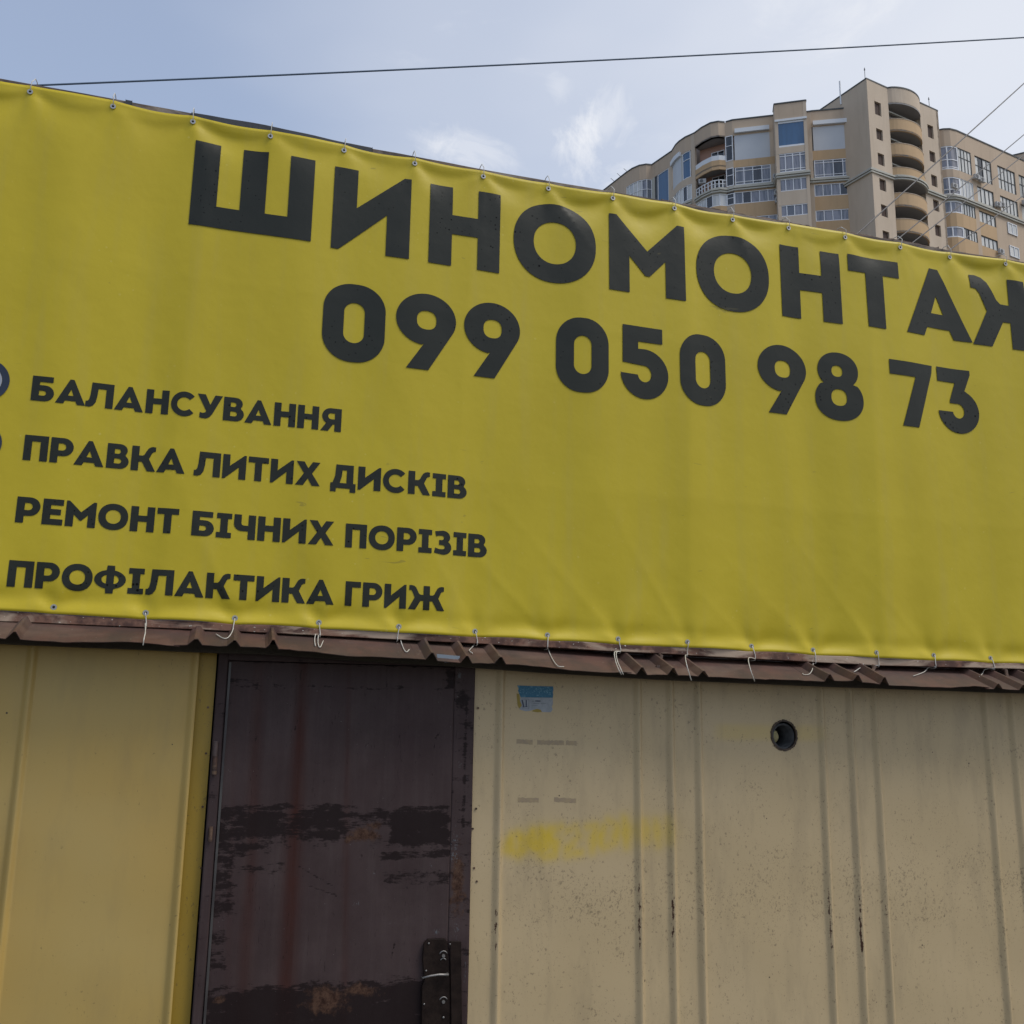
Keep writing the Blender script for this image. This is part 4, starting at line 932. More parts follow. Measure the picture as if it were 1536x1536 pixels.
def D(x, z):
    "banner relief, positive = away from the viewer"
    x = np.asarray(x, float); z = np.asarray(z, float)
    d = np.zeros(np.broadcast(x, z).shape)
    # gentle long waves
    d = d+.0052*np.sin(x*5.1+z*.8+.5)+.0042*np.sin(x*8.7-z*1.1+2)+.0024*np.sin(x*15.3+z*.5+.6*np.sin(z*2.2))+.0013*np.sin(x*27+z*1.6)*(.5+.5*np.sin(x*2.1+z))+.0022*np.sin(z*3.1+x*.7)
    # packing creases: vertical crests
    for xc, a, w in ((-.24, .0085, .15), (.85, .0055, .11), (1.868, .0085, .12), (2.80, .0075, .13), (3.72, .006, .12), (-1.2, .006, .12)):
        xx = x-(xc+.02*np.sin(z*2.0))
        d = d-a*np.exp(-np.sqrt(xx*xx+.00001)/w)*(.55+.45*smoothstep(3.95, 3.3, z))
    for zc, a in ((2.575, .0010), (3.28, .0008)):
        d = d-a*np.exp(-np.sqrt((z-zc+.01*x)**2+.00002)/.05)
    # scallop folds along the top between the eyelets
    t, k = frac(x, gtx); ze = np.interp(x, gtx, gtz)+.033; s4 = 4*t*(1-t)
    h = ze-z; depth = .030+.052*s4*(.55+.7*hsh(k))*(1+.35*(t-.5)*np.sign(hsh(k, 2)-.5))
    A = .0125*(.5+.8*hsh(k, 1))
    up_ = np.exp(-np.abs((h-depth)/.024)**1.4); dn = np.exp(-((h-depth)/.075)**2)
    d = d+A*s4**.8*np.where(h < depth, up_, dn)
    # strain wrinkles running down from the top eyelets
    for i in range(len(gtx)):
        dx = x-gtx[i]; dz = gtz[i]-z; r = np.hypot(dx, dz)+1e-6; th = np.arctan2(dx, dz+.02)
        f = np.exp(-r/(.10+.05*hsh(i, 5)))*smoothstep(.006, .04, r)*smoothstep(-.03, .03, dz)
        d = d+.0058*f*np.cos(th*(3.2+1.6*hsh(i, 3))+hsh(i, 4)*3)-.0
        ang = math.radians(-38+76*hsh(i, 7)); q = dx*math.cos(ang)-dz*math.sin(ang); l = dx*math.sin(ang)+dz*math.cos(ang)
        d = d-.0046*np.exp(-np.sqrt(q*q+.000012)/.020)*smoothstep(.0, .06, l)*np.exp(-np.clip(l, 0, 9)/.16)
    # bottom: hem curls forward between eyelets, diagonal creases climb away from them
    t, k = frac(x, gbx); zb = np.interp(x, gbx, gbz)-.024; hb = z-zb; s4 = 4*t*(1-t)
    d = d-.010*(.6+.4*s4)*np.exp(-(hb/.030)**2)+.004*np.exp(-((hb-.055)/.03)**2)
    for i in range(len(gbx)):
        dx = x-gbx[i]; dz = z-gbz[i]; r = np.hypot(dx, dz)+1e-6; th = np.arctan2(dx, dz+.02)
        d = d+.003*np.exp(-(r/.03)**2)
        f = np.exp(-r/(.13+.07*hsh(i, 8)))*smoothstep(.006, .05, r)*smoothstep(-.03, .02, dz)
        d = d+.0065*f*np.cos(th*(3.4+1.4*hsh(i, 9))+hsh(i, 10)*3)
        for sgn, sd_ in ((1, 11), (-1, 12)):
            ang = sgn*math.radians(24+26*hsh(i, sd_)); q = dx*math.cos(ang)-dz*math.sin(ang); l = dx*math.sin(ang)+dz*math.cos(ang)
            d = d-(.0012+.0058*max(0, hsh(i, sd_+3)-.45)/.55)*np.exp(-np.sqrt(q*q+.000015)/.020)*smoothstep(0, .07, l)*np.exp(-np.clip(l, 0, 9)/(.18+.24*hsh(i, sd_+5)))
    return d-.004-.004*np.exp(-(hb/.06)**2)
STEP = .0135
def gridmesh():
    xs = np.arange(UX0, UX1, STEP); n_ = 170
    X = np.repeat(xs[None, :], n_, 0); T = np.linspace(0, 1, n_)[:, None]
    # even rows with finer edges
    Zt = top_edge(xs)[None, :]; Zb = bot_edge(xs)[None, :]; Z = Zb+(Zt-Zb)*T
    Y = D(X, Z); V = np.stack([X, Y, Z], -1).reshape(-1, 3)-np.array(BN.location); nx = len(xs); idx = np.arange(nx*n_).reshape(n_, nx)
    F = np.stack([idx[:-1, :-1], idx[:-1, 1:], idx[1:, 1:], idx[1:, :-1]], -1).reshape(-1, 4)
    me = bpy.data.meshes.new('banner_sheet'); me.from_pydata(V.tolist(), [], F.tolist()); me.materials.append(M_YEL)
    me.polygons.foreach_set('use_smooth', [True]*len(me.polygons))
    o = bpy.data.objects.new('banner_sheet', me); COL.objects.link(o); o.parent = BN
    so = o.modifiers.new('thickness', 'SOLIDIFY'); so.thickness = .0008; so.offset = -1
    return o
sheet = gridmesh()

# ---- letter outlines (cap height 1)
def arc(cx, cy, rx, ry, a0, a1, n=18):
    return [(cx+rx*math.cos(math.radians(a0+(a1-a0)*i/n)), cy+ry*math.sin(math.radians(a0+(a1-a0)*i/n))) for i in range(n+1)]
def sup(cx, cy, rx, ry, p=2.2, n=56):
    r = []
    for i in range(n):
        t = 2*math.pi*i/n; c_, s_ = math.cos(t), math.sin(t); r.append((cx+rx*math.copysign(abs(c_)**(2/p), c_), cy+ry*math.copysign(abs(s_)**(2/p), s_)))
    return r
def rrect(x0, y0, x1, y1, r, n=10):
    r_ = min(r, (x1-x0)/2, (y1-y0)/2)
    return arc(x1-r_, y1-r_, r_, r_, 0, 90, n)+arc(x0+r_, y1-r_, r_, r_, 90, 180, n)+arc(x0+r_, y0+r_, r_, r_, 180, 270, n)+arc(x1-r_, y0+r_, r_, r_, 270, 360, n)
def bowl(x0, yb, yt, xr, n=14):
    ry = (yt-yb)/2; rx = min(ry, xr-x0); return [(x0, yb)]+arc(xr-rx, yb+ry, rx, ry, -90, 90, n)+[(x0, yt)]
s, b = .27, .235
GL = {}
GL['Ш'] = (1.30, [[(0, 0), (0, 1), (s, 1), (s, .25), (.515, .25), (.515, 1), (.785, 1), (.785, .25), (1.03, .25), (1.03, 1), (1.30, 1), (1.30, 0)]])
GL['И'] = (.89, [[(0, 0), (0, 1), (s, 1), (s, .53), (.81, 1), (.89, 1), (.89, 0), (.62, 0), (.62, .50), (.085, 0)]])
GL['Н'] = (.85, [[(0, 0), (0, 1), (s, 1), (s, .64), (.58, .64), (.58, 1), (.85, 1), (.85, 0), (.58, 0), (.58, .40), (s, .40), (s, 0)]])
GL['О'] = (1.04, [sup(.52, .5, .52, .52, 2.15), sup(.52, .5, .265, .275, 2.1)])
GL['М'] = (1.03, [[(0, 0), (0, 1), (.10, 1), (.515, .58), (.93, 1), (1.03, 1), (1.03, 0), (.76, 0), (.76, .48), (.545, .25), (.485, .25), (.27, .48), (.27, 0)]])
GL['Т'] = (.78, [[(.255, 0), (.255, .76), (0, .76), (0, 1), (.78, 1), (.78, .76), (.525, .76), (.525, 0)]])
GL['А'] = (1.06, [[(0, 0), (.46, 1), (.60, 1), (1.06, 0), (.77, 0), (.712, .13), (.348, .13), (.29, 0)], [(.43, .34), (.63, .34), (.53, .60)]])
def zh_left(cx, hw):
    arm = [(cx-hw, .37), (cx-hw-.12, .37), (cx-hw-.33, 0), (cx-hw-.635, 0), (cx-hw-.37, .50), (cx-hw-.42, .62), (cx-hw-.47, .745), (cx-hw-.52, .80), (cx-hw-.60, .81), (cx-hw-.60, 1.0), (cx-hw-.50, 1.01), (cx-hw-.40, .985), (cx-hw-.32, .92), (cx-hw-.255, .80), (cx-hw-.20, .68), (cx-hw-.14, .625), (cx-hw, .62)]
    return arm
def Zh():
    cx, hw = .77, .135; L = zh_left(cx, hw); Rr = [(2*cx-x, y) for x, y in L][::-1]
    return (1.54, [[(cx-hw, 0)]+L+[(cx-hw, 1), (cx+hw, 1)]+Rr+[(cx+hw, 0)]])
GL['Ж'] = Zh()
def K():
    L = zh_left(0, 0); R_ = [(-x+s, y) for x, y in L][::-1]
    return (s+.635, [[(0, 0), (0, 1), (s, 1)]+R_+[(s, 0)]])
GL['К'] = K()
GL['П'] = (.84, [[(0, 0), (0, 1), (.84, 1), (.84, 0), (.57, 0), (.57, .76), (s, .76), (s, 0)]])
GL['Г'] = (.62, [[(0, 0), (0, 1), (.62, 1), (.62, .76), (s, .76), (s, 0)]])
GL['Л'] = (.98, [[(0, 0), (0, .22), (.07, .23), (.12, .30), (.155, .5), (.18, 1), (.98, 1), (.98, 0), (.71, 0), (.71, .76), (.42, .76), (.40, .45), (.36, .20), (.27, .05), (.14, -.01)]])
GL['Б'] = (.80, [[(0, 0), (0, 1), (.74, 1), (.74, .77), (s, .77), (s, .64)]+arc(.47, .32, .33, .32, 90, -90, 14), [(s, .22), (s, .42)]+arc(.42, .32, .10, .10, 90, -90, 8)])
GL['В'] = (.80, [[(0, 0), (0, 1), (.44, 1)]+arc(.44, .74, .29, .26, 90, -38, 12)+arc(.47, .295, .33, .295, 50, -90, 12), [(s, .60), (s, .79)]+arc(.40, .695, .085, .095, 90, -90, 8), [(s, .205), (s, .405)]+arc(.43, .305, .10, .10, 90, -90, 8)])
GL['Р'] = (.80, [[(0, 0), (0, 1), (.44, 1)]+arc(.44, .64, .36, .36, 90, -90, 16)+[(s, .28), (s, 0)], [(s, .50), (s, .78)]+arc(.40, .64, .14, .14, 90, -90, 10)])
GL['Я'] = (.84, [[(.84, 0), (.84, 1), (.40, 1)]+arc(.40, .65, .35, .35, 90, 240, 16)+[(0.0, 0), (.31, 0), (.50, .30), (.57, .30), (.57, 0)], [(.57, .52), (.57, .78)]+arc(.42, .65, .13, .13, 90, 270, 10)])
GL['С'] = (.92, [arc(.50, .5, .50, .52, 42, 318, 34)+arc(.50, .5, .27, .28, 318, 42, 26)])
GL['У'] = (.96, [[(0, 1), (.30, 1), (.50, .58), (.67, 1), (.96, 1), (.60, .20), (.50, .06), (.38, -.01), (.20, -.01), (.12, .02), (.12, .23), (.24, .21), (.32, .24), (.36, .31)]])
GL['Х'] = (.98, [[(0, 0), (.33, .51), (.02, 1), (.33, 1), (.49, .72), (.66, 1), (.96, 1), (.65, .51), (.98, 0), (.66, 0), (.49, .30), (.31, 0)]])
GL['Е'] = (.70, [[(0, 0), (0, 1), (.69, 1), (.69, .77), (s, .77), (s, .615), (.62, .615), (.62, .39), (s, .39), (s, .23), (.70, .23), (.70, 0)]])
GL['І'] = (.55, [[(0, 0), (0, .22), (.14, .22), (.14, .78), (0, .78), (0, 1), (.55, 1), (.55, .78), (.41, .78), (.41, .22), (.55, .22), (.55, 0)]])
GL['Ч'] = (.80, [[(.53, 0), (.53, .33), (.34, .33)]+arc(.30, .62, .30, .29, 270, 180, 10)+[(0, 1), (s, 1), (s, .68)]+arc(.37, .66, .10, .10, 180, 270, 6)+[(.53, .56), (.53, 1), (.80, 1), (.80, 0)]])
GL['Д'] = (.98, [[(0, -.16), (0, .22), (.08, .22), (.17, .5), (.20, 1), (.88, 1), (.88, .22), (.98, .22), (.98, -.16), (.76, -.16), (.76, 0), (.22, 0), (.22, -.16)], [(.36, .22), (.43, .5), (.45, .77), (.62, .77), (.62, .22)]])
GL['З'] = (.74, [[(.04, .96)]+arc(.38, .73, .30, .28, 100, -42, 12)+arc(.39, .29, .35, .31, 48, -110, 14)+[(.02, .04), (.06, .26), (.22, .21)]+arc(.36, .30, .10, .09, -100, 90, 8)+[(.22, .39), (.22, .60), (.36, .60)]+arc(.34, .70, .08, .09, -80, 100, 8)+[(.20, .78), (.09, .75)]])
GL['Ф'] = (1.10, [arc(.55, .5, .55, .37, 105, 255, 20)+[(.42, -.04), (.68, -.04)]+arc(.55, .5, .55, .37, 285, 435, 20)+[(.68, 1.04), (.42, 1.04)], arc(.42, .5, .17, .165, 90, 270, 12), arc(.68, .5, .17, .165, 270, 450, 12)])
GL['0'] = (.75, [rrect(0, -.015, .75, 1.015, .345, 14), rrect(.25, .235, .50, .765, .125, 10)])
GL['9'] = (.76, [[(.145, 0), (.36, .345)]+arc(.38, .67, .38, .345, 262, -22, 44)+[(.425, 0)], sup(.385, .66, .125, .125, 2.4, 28)])
GL['5'] = (.68, [[(.02, 1), (.60, 1), (.60, .785), (.245, .785), (.245, .68), (.34, .685)]+arc(.335, .335, .345, .35, 85, -180, 30)+[(0, .32), (.235, .315)]+arc(.335, .335, .10, .115, 190, 450, 16)+[(.02, .47)]])
GL['8'] = None
def eight():
    up_ = sup(.36, .735, .31, .275, 2.1, 80); lo = sup(.365, .305, .365, .32, 2.15, 80)
    yc = .525; U_ = sorted([p for p in up_ if p[1] > yc], key=lambda p: math.atan2(p[1]-.735, p[0]-.36))
    U_ = [p for p in up_ if p[1] > yc]; L_ = [p for p in lo if p[1] < yc]
    U_.sort(key=lambda p: -math.degrees(math.atan2(p[0]-.36, -(p[1]-.735)))); U_ = U_[::-1]
    # order: right side bottom -> over the top -> left side bottom -> round the lower lobe
    U_ = sorted([p for p in up_ if p[1] > yc], key=lambda p: (math.degrees(math.atan2(p[1]-.735, p[0]-.36))+90) % 360)
    L_ = sorted([p for p in lo if p[1] < yc], key=lambda p: (math.degrees(math.atan2(p[1]-.305, p[0]-.365))-90) % 360)
    return (.73, [U_+L_, sup(.345, .725, .085, .085, 2.3, 24), sup(.36, .33, .12, .125, 2.3, 28)])
GL['8'] = eight()
GL['7'] = (.75, [[(0, 1), (.75, 1), (.735, .885), (.44, 0), (.17, 0), (.435, .775), (0, .775)]])
GL['3'] = (.68, [[(0, 1), (.575, 1), (.575, .93), (.465, .665)]+arc(.33, .335, .35, .35, 62, -175, 26)+[(0.0, .31), (.24, .315)]+arc(.335, .335, .10, .115, 190, 450, 16)+[(.20, .45), (.20, .49), (.305, .775), (0, .775)]])

zbase_cut = []
def letter(ch, x0, x1, zb, zt, shear=0.0, name='letter', mt=None, off=.0026, step=.02, contours=None):
    w, cs = GL[ch] if contours is None else contours
    loops = []
    for c_ in cs:
        l = []
        for x, y in c_:
            X = x0+(x1-x0)*x/w; l.append(Vector((X, zb+(zt-zb)*y+shear*(X-x0), 0)))
        # drop doubled points
        l2 = [l[0]]
        for p in l[1:]:
            if (p-l2[-1]).length > 1e-5: l2.append(p)
        if (l2[0]-l2[-1]).length < 1e-5: l2.pop()
        loops.append(l2)
    tri = tessellate_polygon(loops); pts = [p for l in loops for p in l]
    bm = bmesh.new(); bv = [bm.verts.new((p.x, 0, p.y)) for p in pts]
    for t in tri:
        try: bm.faces.new([bv[i] for i in t])
        except ValueError: pass
    xs_ = [p.x for p in pts]; zs_ = [p.y for p in pts]
    g = math.ceil(min(xs_)/step)*step
    while g < max(xs_):
        bmesh.ops.bisect_plane(bm, geom=bm.verts[:]+bm.edges[:]+bm.faces[:], dist=1e-6, plane_co=(g, 0, 0), plane_no=(1, 0, 0)); g += step
    g = math.ceil(min(zs_)/step)*step
    while g < max(zs_):
        bmesh.ops.bisect_plane(bm, geom=bm.verts[:]+bm.edges[:]+bm.faces[:], dist=1e-6, plane_co=(0, 0, g), plane_no=(0, 0, 1)); g += step
    bmesh.ops.remove_doubles(bm, verts=bm.verts, dist=1e-6)
    co = np.array([v.co[:] for v in bm.verts]); y = D(co[:, 0], co[:, 2])-off
    e1 = 1e-3; gx = (D(co[:, 0]+e1, co[:, 2])-D(co[:, 0]-e1, co[:, 2]))/(2*e1); gz = (D(co[:, 0], co[:, 2]+e1)-D(co[:, 0], co[:, 2]-e1))/(2*e1)
    nn = np.stack([gx, -np.ones(len(gx)), gz], -1); nn /= np.linalg.norm(nn, axis=1)[:, None]
    for v, yy in zip(bm.verts, y): v.co.y = yy
    for f_ in bm.faces:
        f_.normal_update()
        if f_.normal.y > 0: f_.normal_flip()
        f_.smooth = True
    me = bpy.data.meshes.new(name); bm.to_mesh(me); bm.free(); me.normals_split_custom_set_from_vertices([tuple(n) for n in nn])
    me.transform(Matrix.Translation(-Vector(BN.location))); me.materials.append(mt or M_INK)
    o = bpy.data.objects.new(name, me); COL.objects.link(o); o.parent = BN
    return o
E_ = EYE
SH_ = -.013
title = [('Ш', -.275, .196, 1.851, 2.214), ('И', .277, .598, 1.834, 2.198), ('Н', .680, .988, 1.829, 2.193), ('О', 1.050, 1.422, 1.826, 2.183), ('М', 1.485, 1.855, 1.818, 2.181),
         ('О', 1.913, 2.279, 1.806, 2.168), ('Н', 2.345, 2.660, 1.810, 2.168), ('Т', 2.705, 2.987, 1.812, 2.170), ('А', 3.012, 3.398, 1.812, 2.174), ('Ж', 3.400, 3.955, 1.801, 2.172)]
for ch, x0, x1, zb, zt in title: letter(ch, x0, x1, zb+E_, zt+E_, SH_, 'letter')
digits = [('0', .262, .512, 1.364, 1.686), ('9', .555, .806, 1.358, 1.683), ('9', .841, 1.085, 1.357, 1.683), ('0', 1.245, 1.480, 1.338, 1.664), ('5', 1.540, 1.762, 1.339, 1.664),
          ('0', 1.818, 2.043, 1.338, 1.660), ('9', 2.205, 2.457, 1.336, 1.660), ('8', 2.499, 2.742, 1.336, 1.658), ('7', 2.897, 3.146, 1.339, 1.660), ('3', 3.174, 3.399, 1.340, 1.660)]
for ch, x0, x1, zb, zt in digits: letter(ch, x0, x1, zb+E_, zt+E_, -.010, 'digit')
def word(txt, x0, x1, zb, cap=.0935):
    gap = .085; kern = {'АЛ': -.08, 'ЛА': -.03, 'ВА': -.05, 'УВ': -.03, 'СУ': -.02, 'РА': -.04, 'КА': -.05, 'АК': -.02, 'ТИ': .0, 'БА': -.02, 'АВ': -.0, 'ОФ': -.03}
    adv = []; x = 0
    for i, ch in enumerate(txt):
        if i: x += gap+kern.get(txt[i-1]+ch, 0)
        adv.append(x); x += GL[ch][0]
    sc_ = (x1-x0)/x
    for ch, a in zip(txt, adv):
        X0 = x0+a*sc_; X1 = X0+GL[ch][0]*sc_; zz_ = zb+SH_*(X0-x0)
        letter(ch, X0, X1, zz_+E_, zz_+cap+E_, SH_, 'letter', off=.0016, step=.02)
word('БАЛАНСУВАННЯ', -.763, .357, 1.079)
word('ПРАВКА', -.766, -.212, .855); word('ЛИТИХ', -.180, .287, .846); word('ДИСКІВ', .327, .872, .840)
word('РЕМОНТ', -.767, -.219, .627); word('БІЧНИХ', -.171, .351, .618); word('ПОРІЗІВ', .395, .962, .608)
word('ПРОФІЛАКТИКА', -.769, .363, .398); word('ГРИЖ', .405, .792, .383)
# round wheel pictures that serve as bullets
for cz in (1.139, .905):
    cxx = -.838-.078
    ring_c = (1.0, [sup(.5, .5, .5, .5, 2, 48), sup(.5, .5, .345, .345, 2, 40)])
    o = letter('О', cxx-.078, cxx+.078, cz-.078+E_, cz+.078+E_, 0, 'wheel_picture', M_NAVY, contours=ring_c)
    letter('О', cxx-.053, cxx+.053, cz-.053+E_, cz+.053+E_, 0, 'wheel_picture', M_LIGHTPRINT, contours=(1.0, [sup(.5, .5, .5, .5, 2, 40), sup(.5, .5, .43, .43, 2, 30)]))
    letter('О', cxx-.046, cxx+.046, cz-.046+E_, cz+.046+E_, 0, 'wheel_picture', M_NAVY, contours=(1.0, [sup(.5, .5, .5, .5, 2, 40)]))
# ---- eyelets and ties
def crom(P_, n=5):
    P_ = [Vector(p) for p in P_]; Q = [P_[0]*2-P_[1]]+P_+[P_[-1]*2-P_[-2]]; r = []
    for i in range(1, len(Q)-2):
        for k in range(n):
            t = k/n; r.append(.5*((2*Q[i])+(Q[i+1]-Q[i-1])*t+(2*Q[i-1]-5*Q[i]+4*Q[i+1]-Q[i+2])*t*t+(3*Q[i]-Q[i-1]-3*Q[i+1]+Q[i+2])*t**3))
    return r+[P_[-1]]
def grommet(x, z):
    y = float(D(x, z)); v1, f1 = ring(x, y-.0032, y-.0008, z, .0048, .0105, 20); mb = MB(); mb.add(v1, f1)
    o = mb.build('eyelet', M_GROM, BN, smooth=False); 
    MB().tube([(x, y-.0018, z), (x, y-.0009, z)], .0049, 12).build('eyelet_hole', M_DARK, o) if False else None
    mh = MB().tube([(x, y-.0021, z), (x, y-.0012, z)], .0050, 12); mh.build('eyelet_hole', M_DARK, BN)
    return y
_tr = [at(x, y, .045) for x, y in ((0, 117.5), (47, 126), (78, 131), (161, 146), (260, 164.6), (400, 190), (515, 215), (619, 233.4), (724, 254), (823, 271), (918, 287), (1012, 303.5), (1099, 319), (1181, 333.5), (1264.6, 348), (1349, 361), (1425, 375.5), (1506, 387.5))]
_tr = [_tr[0]+Vector((-.8, 0, .012))]+_tr+[_tr[-1]+Vector((.9, 0, -.012))]
TOPRAILZ = lambda x: float(np.interp(x, [p.x for p in _tr], [p.z for p in _tr]))
for i, p in enumerate(gt):
    y = grommet(p.x, p.z); rnd = random.Random(i); top_z = TOPRAILZ(p.x)+.006
    lean = rnd.uniform(-.006, .010)
    pts = [(p.x, y+.004, p.z), (p.x+.001, y-.008, p.z+.006), (p.x+lean*.5, y-.014, (p.z+top_z)/2), (p.x+lean, .012, top_z-.002), (p.x+lean, .040, top_z+.003), (p.x+lean, .060, top_z-.002), (p.x+lean*.5, .060, p.z)]
    MB().tube(pts, .0017, 6).build('cable_tie', M_TIE, BN, smooth=True)
tails = {0: None, 1: [[(218, 935), (218, 948), (216, 958), (214.5, 968)]], 2: [[(351, 940), (347, 950), (341, 957), (334, 957), (324, 951)]],
         3: [[(476, 946), (472, 958), (473, 969)], [(478, 950), (477, 964), (480, 971), (485, 961)]], 4: [[(599, 953), (602, 964), (606, 974), (610, 978), (614, 974)]],
         5: [[(712, 956), (711, 967), (706, 973), (704, 976), (709, 980)]], 6: [[(821, 966), (823, 976), (829, 989), (837, 999), (846, 1000)]],
         7: [[(922, 978), (923, 990), (927, 1002), (932, 1012)], [(924.5, 979), (926, 991), (931, 1003), (935, 1012)]], 8: [[(1028, 984), (1030, 997), (1037, 1021)]],
         9: [[(1123, 987), (1125, 1002), (1132, 1022)]], 10: [[(1220, 993), (1219, 1003), (1214, 1011), (1206, 1012), (1204, 1010)]], 11: [[(1297, 998), (1290, 1002), (1281, 1008)]],
         12: [[(1393, 1001), (1386, 1008), (1370, 1014)]], 13: [[(1478, 1004), (1474, 1010), (1469, 1015)]]}
RZT = lambda x: float(np.interp(x, [-1.8, -.78, 0, .887, 2.735, 3.4, 4.6], [.312, .300, .297, .286, .250, .249, .242]))+EYE
RZB = lambda x: float(np.interp(x, [-1.8, -.78, 0, .887, 2.735, 3.4, 4.6], [.283, .276, .271, .257, .2215, .227, .222]))+EYE
def tailpt(px, py):
    y = .0
    while y > YE-.012:
        q = at(px, py, y)
        if q.z > eave(q.x)+max(rr(q.x), .004)+(y-YE)*SL+.004: break
        y -= .004
    return at(px, py, y)
for j, p in enumerate(gb):
    y = grommet(p.x, p.z); i = j-3
    if i < 0 or i > 13 or tails[i] is None: continue
    zb = RZB(p.x)-.004; sg = .006 if i % 2 else -.004; yb_ = -.022
    pts = [(p.x, y+.006, p.z), (p.x, y-.010, p.z-.003), (p.x+sg*.5, min(y-.010, -.018), p.z-.020), (p.x+sg, yb_, p.z-.040), (p.x+sg, yb_, zb+.004), (p.x+sg, yb_+.012, zb-.003), (p.x+sg, .034, zb-.003)]
    mb = MB().tube(crom(pts), .0020, 6)
    for tl in tails[i]:
        tp_ = [tailpt(x, yy) for x, yy in tl]
        if tp_[-1].y <= YE-.010:      # the tail hangs over the roof edge
            n9 = len(tl); tp_ = [at(x, yy, min(tp_[k].y, -.012+(YE-.028+.012)*min(1, (k+1)/(n9-1)))) for k, (x, yy) in enumerate(tl)]
        mb.tube(crom([(p.x+sg, yb_, zb+.004)]+tp_), [.0019]*1 if False else .0018, 6)
    mb.build('cable_tie', M_TIE, BN, smooth=True)

# ------------------------------------------------------------------ banner frame
BF = empty('support_frame', (1.5, .02, 1.9), label='rusty steel angle frame that holds the yellow banner above the roof edge', cat='frame')
def rail(x0, x1, zf0, zf1, y0, y1, name, m, n=60, jit=.0):
    vs, fs = [], []
    for i in range(n+1):
        x = x0+(x1-x0)*i/n; a, b_ = zf0(x)+jit*noise.noise(Vector((x*9, 0, 1))), zf1(x)+jit*noise.noise(Vector((x*9, 5, 1)))
        vs += [(x, y0, a), (x, y0, b_), (x, y1, b_), (x, y1, a)]
    for i in range(n):
        a, b_ = 4*i, 4*i+4
        for k in range(4): fs.append((a+k, b_+k, b_+(k+1) % 4, a+(k+1) % 4))
    fs += [(0, 3, 2, 1), (4*n, 4*n+1, 4*n+2, 4*n+3)]
    o = mesh_obj(name, vs, fs, m, BF); bv_ = o.modifiers.new('bevel', 'BEVEL'); bv_.width = .002; bv_.segments = 2; return o
rail(-1.75, 4.5, RZB, lambda x: float(bot_edge(x))-.0015, -.018, -.012, 'bottom_rail', M_RUST, jit=.002)
rail(-1.75, 4.5, RZB, lambda x: RZB(x)+.005, -.0115, .060, 'bottom_rail_flange', M_RUST, jit=.001)
rail(-1.75, 4.5, lambda x: RZB(x)-.035, lambda x: RZB(x)+.002, .061, .066, 'closing_strip', M_ROOF, jit=.001)
rail(-1.75, 4.5, lambda x: TOPRAILZ(x)-.035, TOPRAILZ, .045, .051, 'top_rail', M_TOPRAIL, jit=.002)
rail(-1.75, 4.5, lambda x: TOPRAILZ(x)-.004, lambda x: TOPRAILZ(x)+.002, .0515, .08, 'top_rail_flange', M_TOPRAIL, jit=.002)
bx0, bx1 = at(285, 180).x, at(560, 232).x
rail(bx0, bx1, lambda x: TOPRAILZ(x)-.03, lambda x: TOPRAILZ(x)+.001+.004*math.sin((x-bx0)*4), .040, .054, 'black_wrap', M_BLACKWRAP, 40, .002)
rail(at(185, 160).x, at(195, 160).x, lambda x: TOPRAILZ(x)-.02, lambda x: TOPRAILZ(x)+.003, .040, .054, 'black_wrap', M_BLACKWRAP, 4, .001)
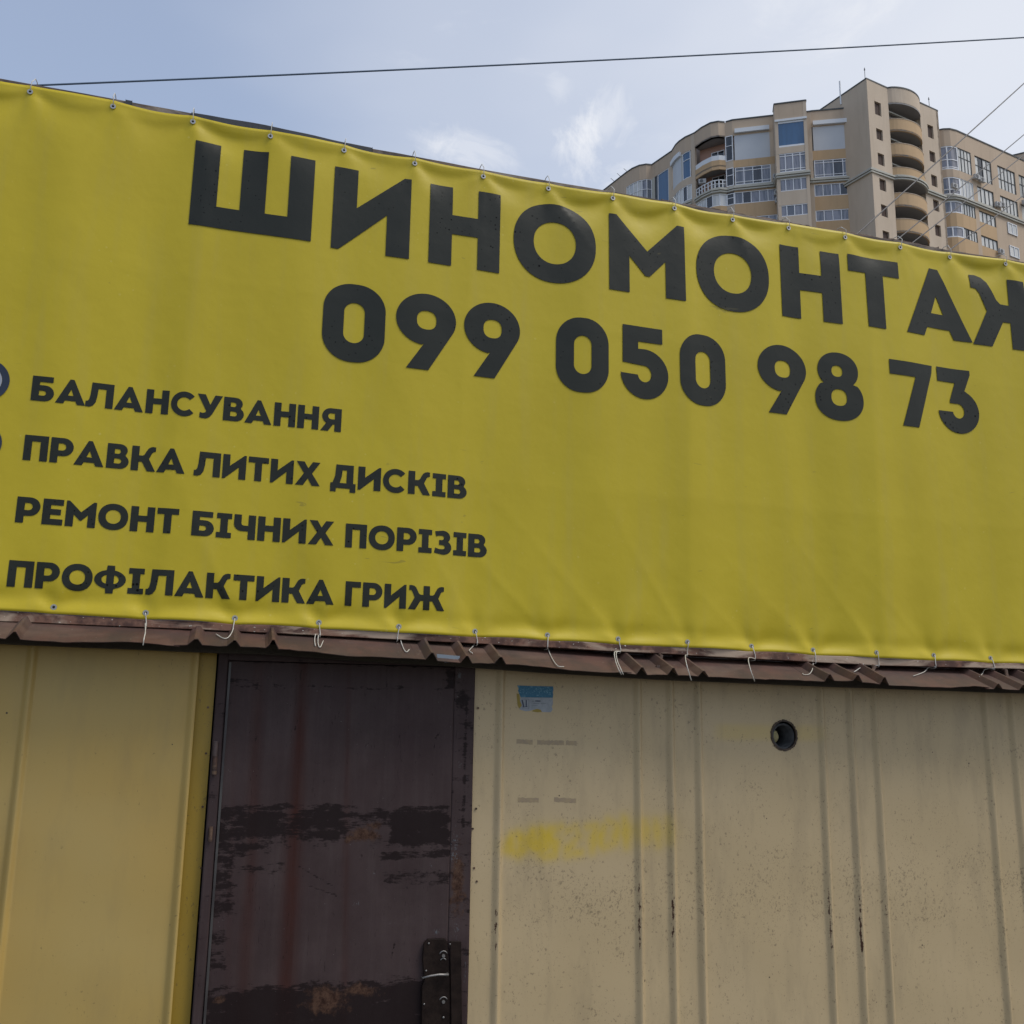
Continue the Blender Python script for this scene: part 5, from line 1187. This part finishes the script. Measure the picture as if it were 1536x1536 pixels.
# crumbly roofing strip showing above the right half of the rail
rail(at(1000, 305).x, at(1420, 380).x, lambda x: TOPRAILZ(x)-.02, lambda x: TOPRAILZ(x)+.009+.007*noise.noise(Vector((x*11, 2, 0)))+.004*noise.noise(Vector((x*40, 2, 0))), .053, .059, 'rusty_flashing', rust_mat('crumbly_rust', (.10, .055, .035), (.05, .03, .022), (.17, .12, .09), 22), 240)
for x in np.arange(-1.6, 4.6, 1.24):
    MB().box((x, .085, RZB(x)+.03), (x+.03, .115, TOPRAILZ(x)-.02)).build('upright', M_RUST2, BF)
    MB().tube([(x+.015, .12, TOPRAILZ(x)-.05), (x+.015, 1.2, EYE+.62)], .014, 6).build('back_stay', M_RUST2, BF)
for (x, y0, x2, y2) in ((636, 972, 628, 980), (1312, 1000, 1305, 1014), (992, 984, 987, 1002), (1509, 1006, 1511, 1021)):
    a = at(x, y0, -.03); b_ = at(x2, y2, -.085); mb = MB(); mb.tube([a+Vector((0, .02, .006)), a, b_], .008, 8); mb.tube([b_+Vector((0, 0, .004)), b_-Vector((0, .006, .006))], .015, 8)
    mb.build('stand_off', M_RUST2, BF, smooth=False)

# ------------------------------------------------------------------ overhead cables
def cable(P0, P1, sag, r, name, m, label, group=None, n=60):
    P0, P1 = Vector(P0), Vector(P1); base_ = (P0+P1)/2
    pts = [P0+(P1-P0)*(i/n)-Vector((0, 0, sag*4*(i/n)*(1-i/n))) for i in range(n+1)]
    mb = MB().tube([p-base_ for p in pts], r, 8)
    o = mesh_obj(name, mb.v, mb.f, m, None, True); o.location = base_
    return tag(o, label=label, cat='cable', group=group)
YC = 9.0
a, b_ = at(-700, 163, YC), at(2000, 33, YC+4)
am = at(85, 131, YC)
cable(at(-500, 149.5, YC), at(2100, 18.7, YC), .14, .0125, 'overhead_cable', M_CABLE, 'long black cable crossing the open sky above the banner')
wires = [((1289.7, 347), (1536, 126), 'uppermost thin wire slanting across the tower toward the upper right', .006), ((1357.5, 349), (1536, 200.5), 'second thin wire from the top slanting across the curved balconies', .005),
         ((1379, 355), (1536, 230), 'third thin wire from the top slanting across the rounded corner windows', .005), ((1425, 373), (1536, 289), 'lowest thin wire slanting in front of the right wing windows', .005)]
for (p0, p1, lb, r) in wires:
    d = (p1[0]-p0[0], p1[1]-p0[1]); A_ = at(p0[0]-.35*d[0], p0[1]-.35*d[1], 2.2); B_ = at(p0[0]+2.4*d[0], p0[1]+2.46*d[1], 7.5)
    # keep the surveyed slope: end points chosen on two upright planes, slight sag
    cable(A_, B_, .05, r, 'overhead_wire', M_WIRE, lb, 'wires slanting up to the right')
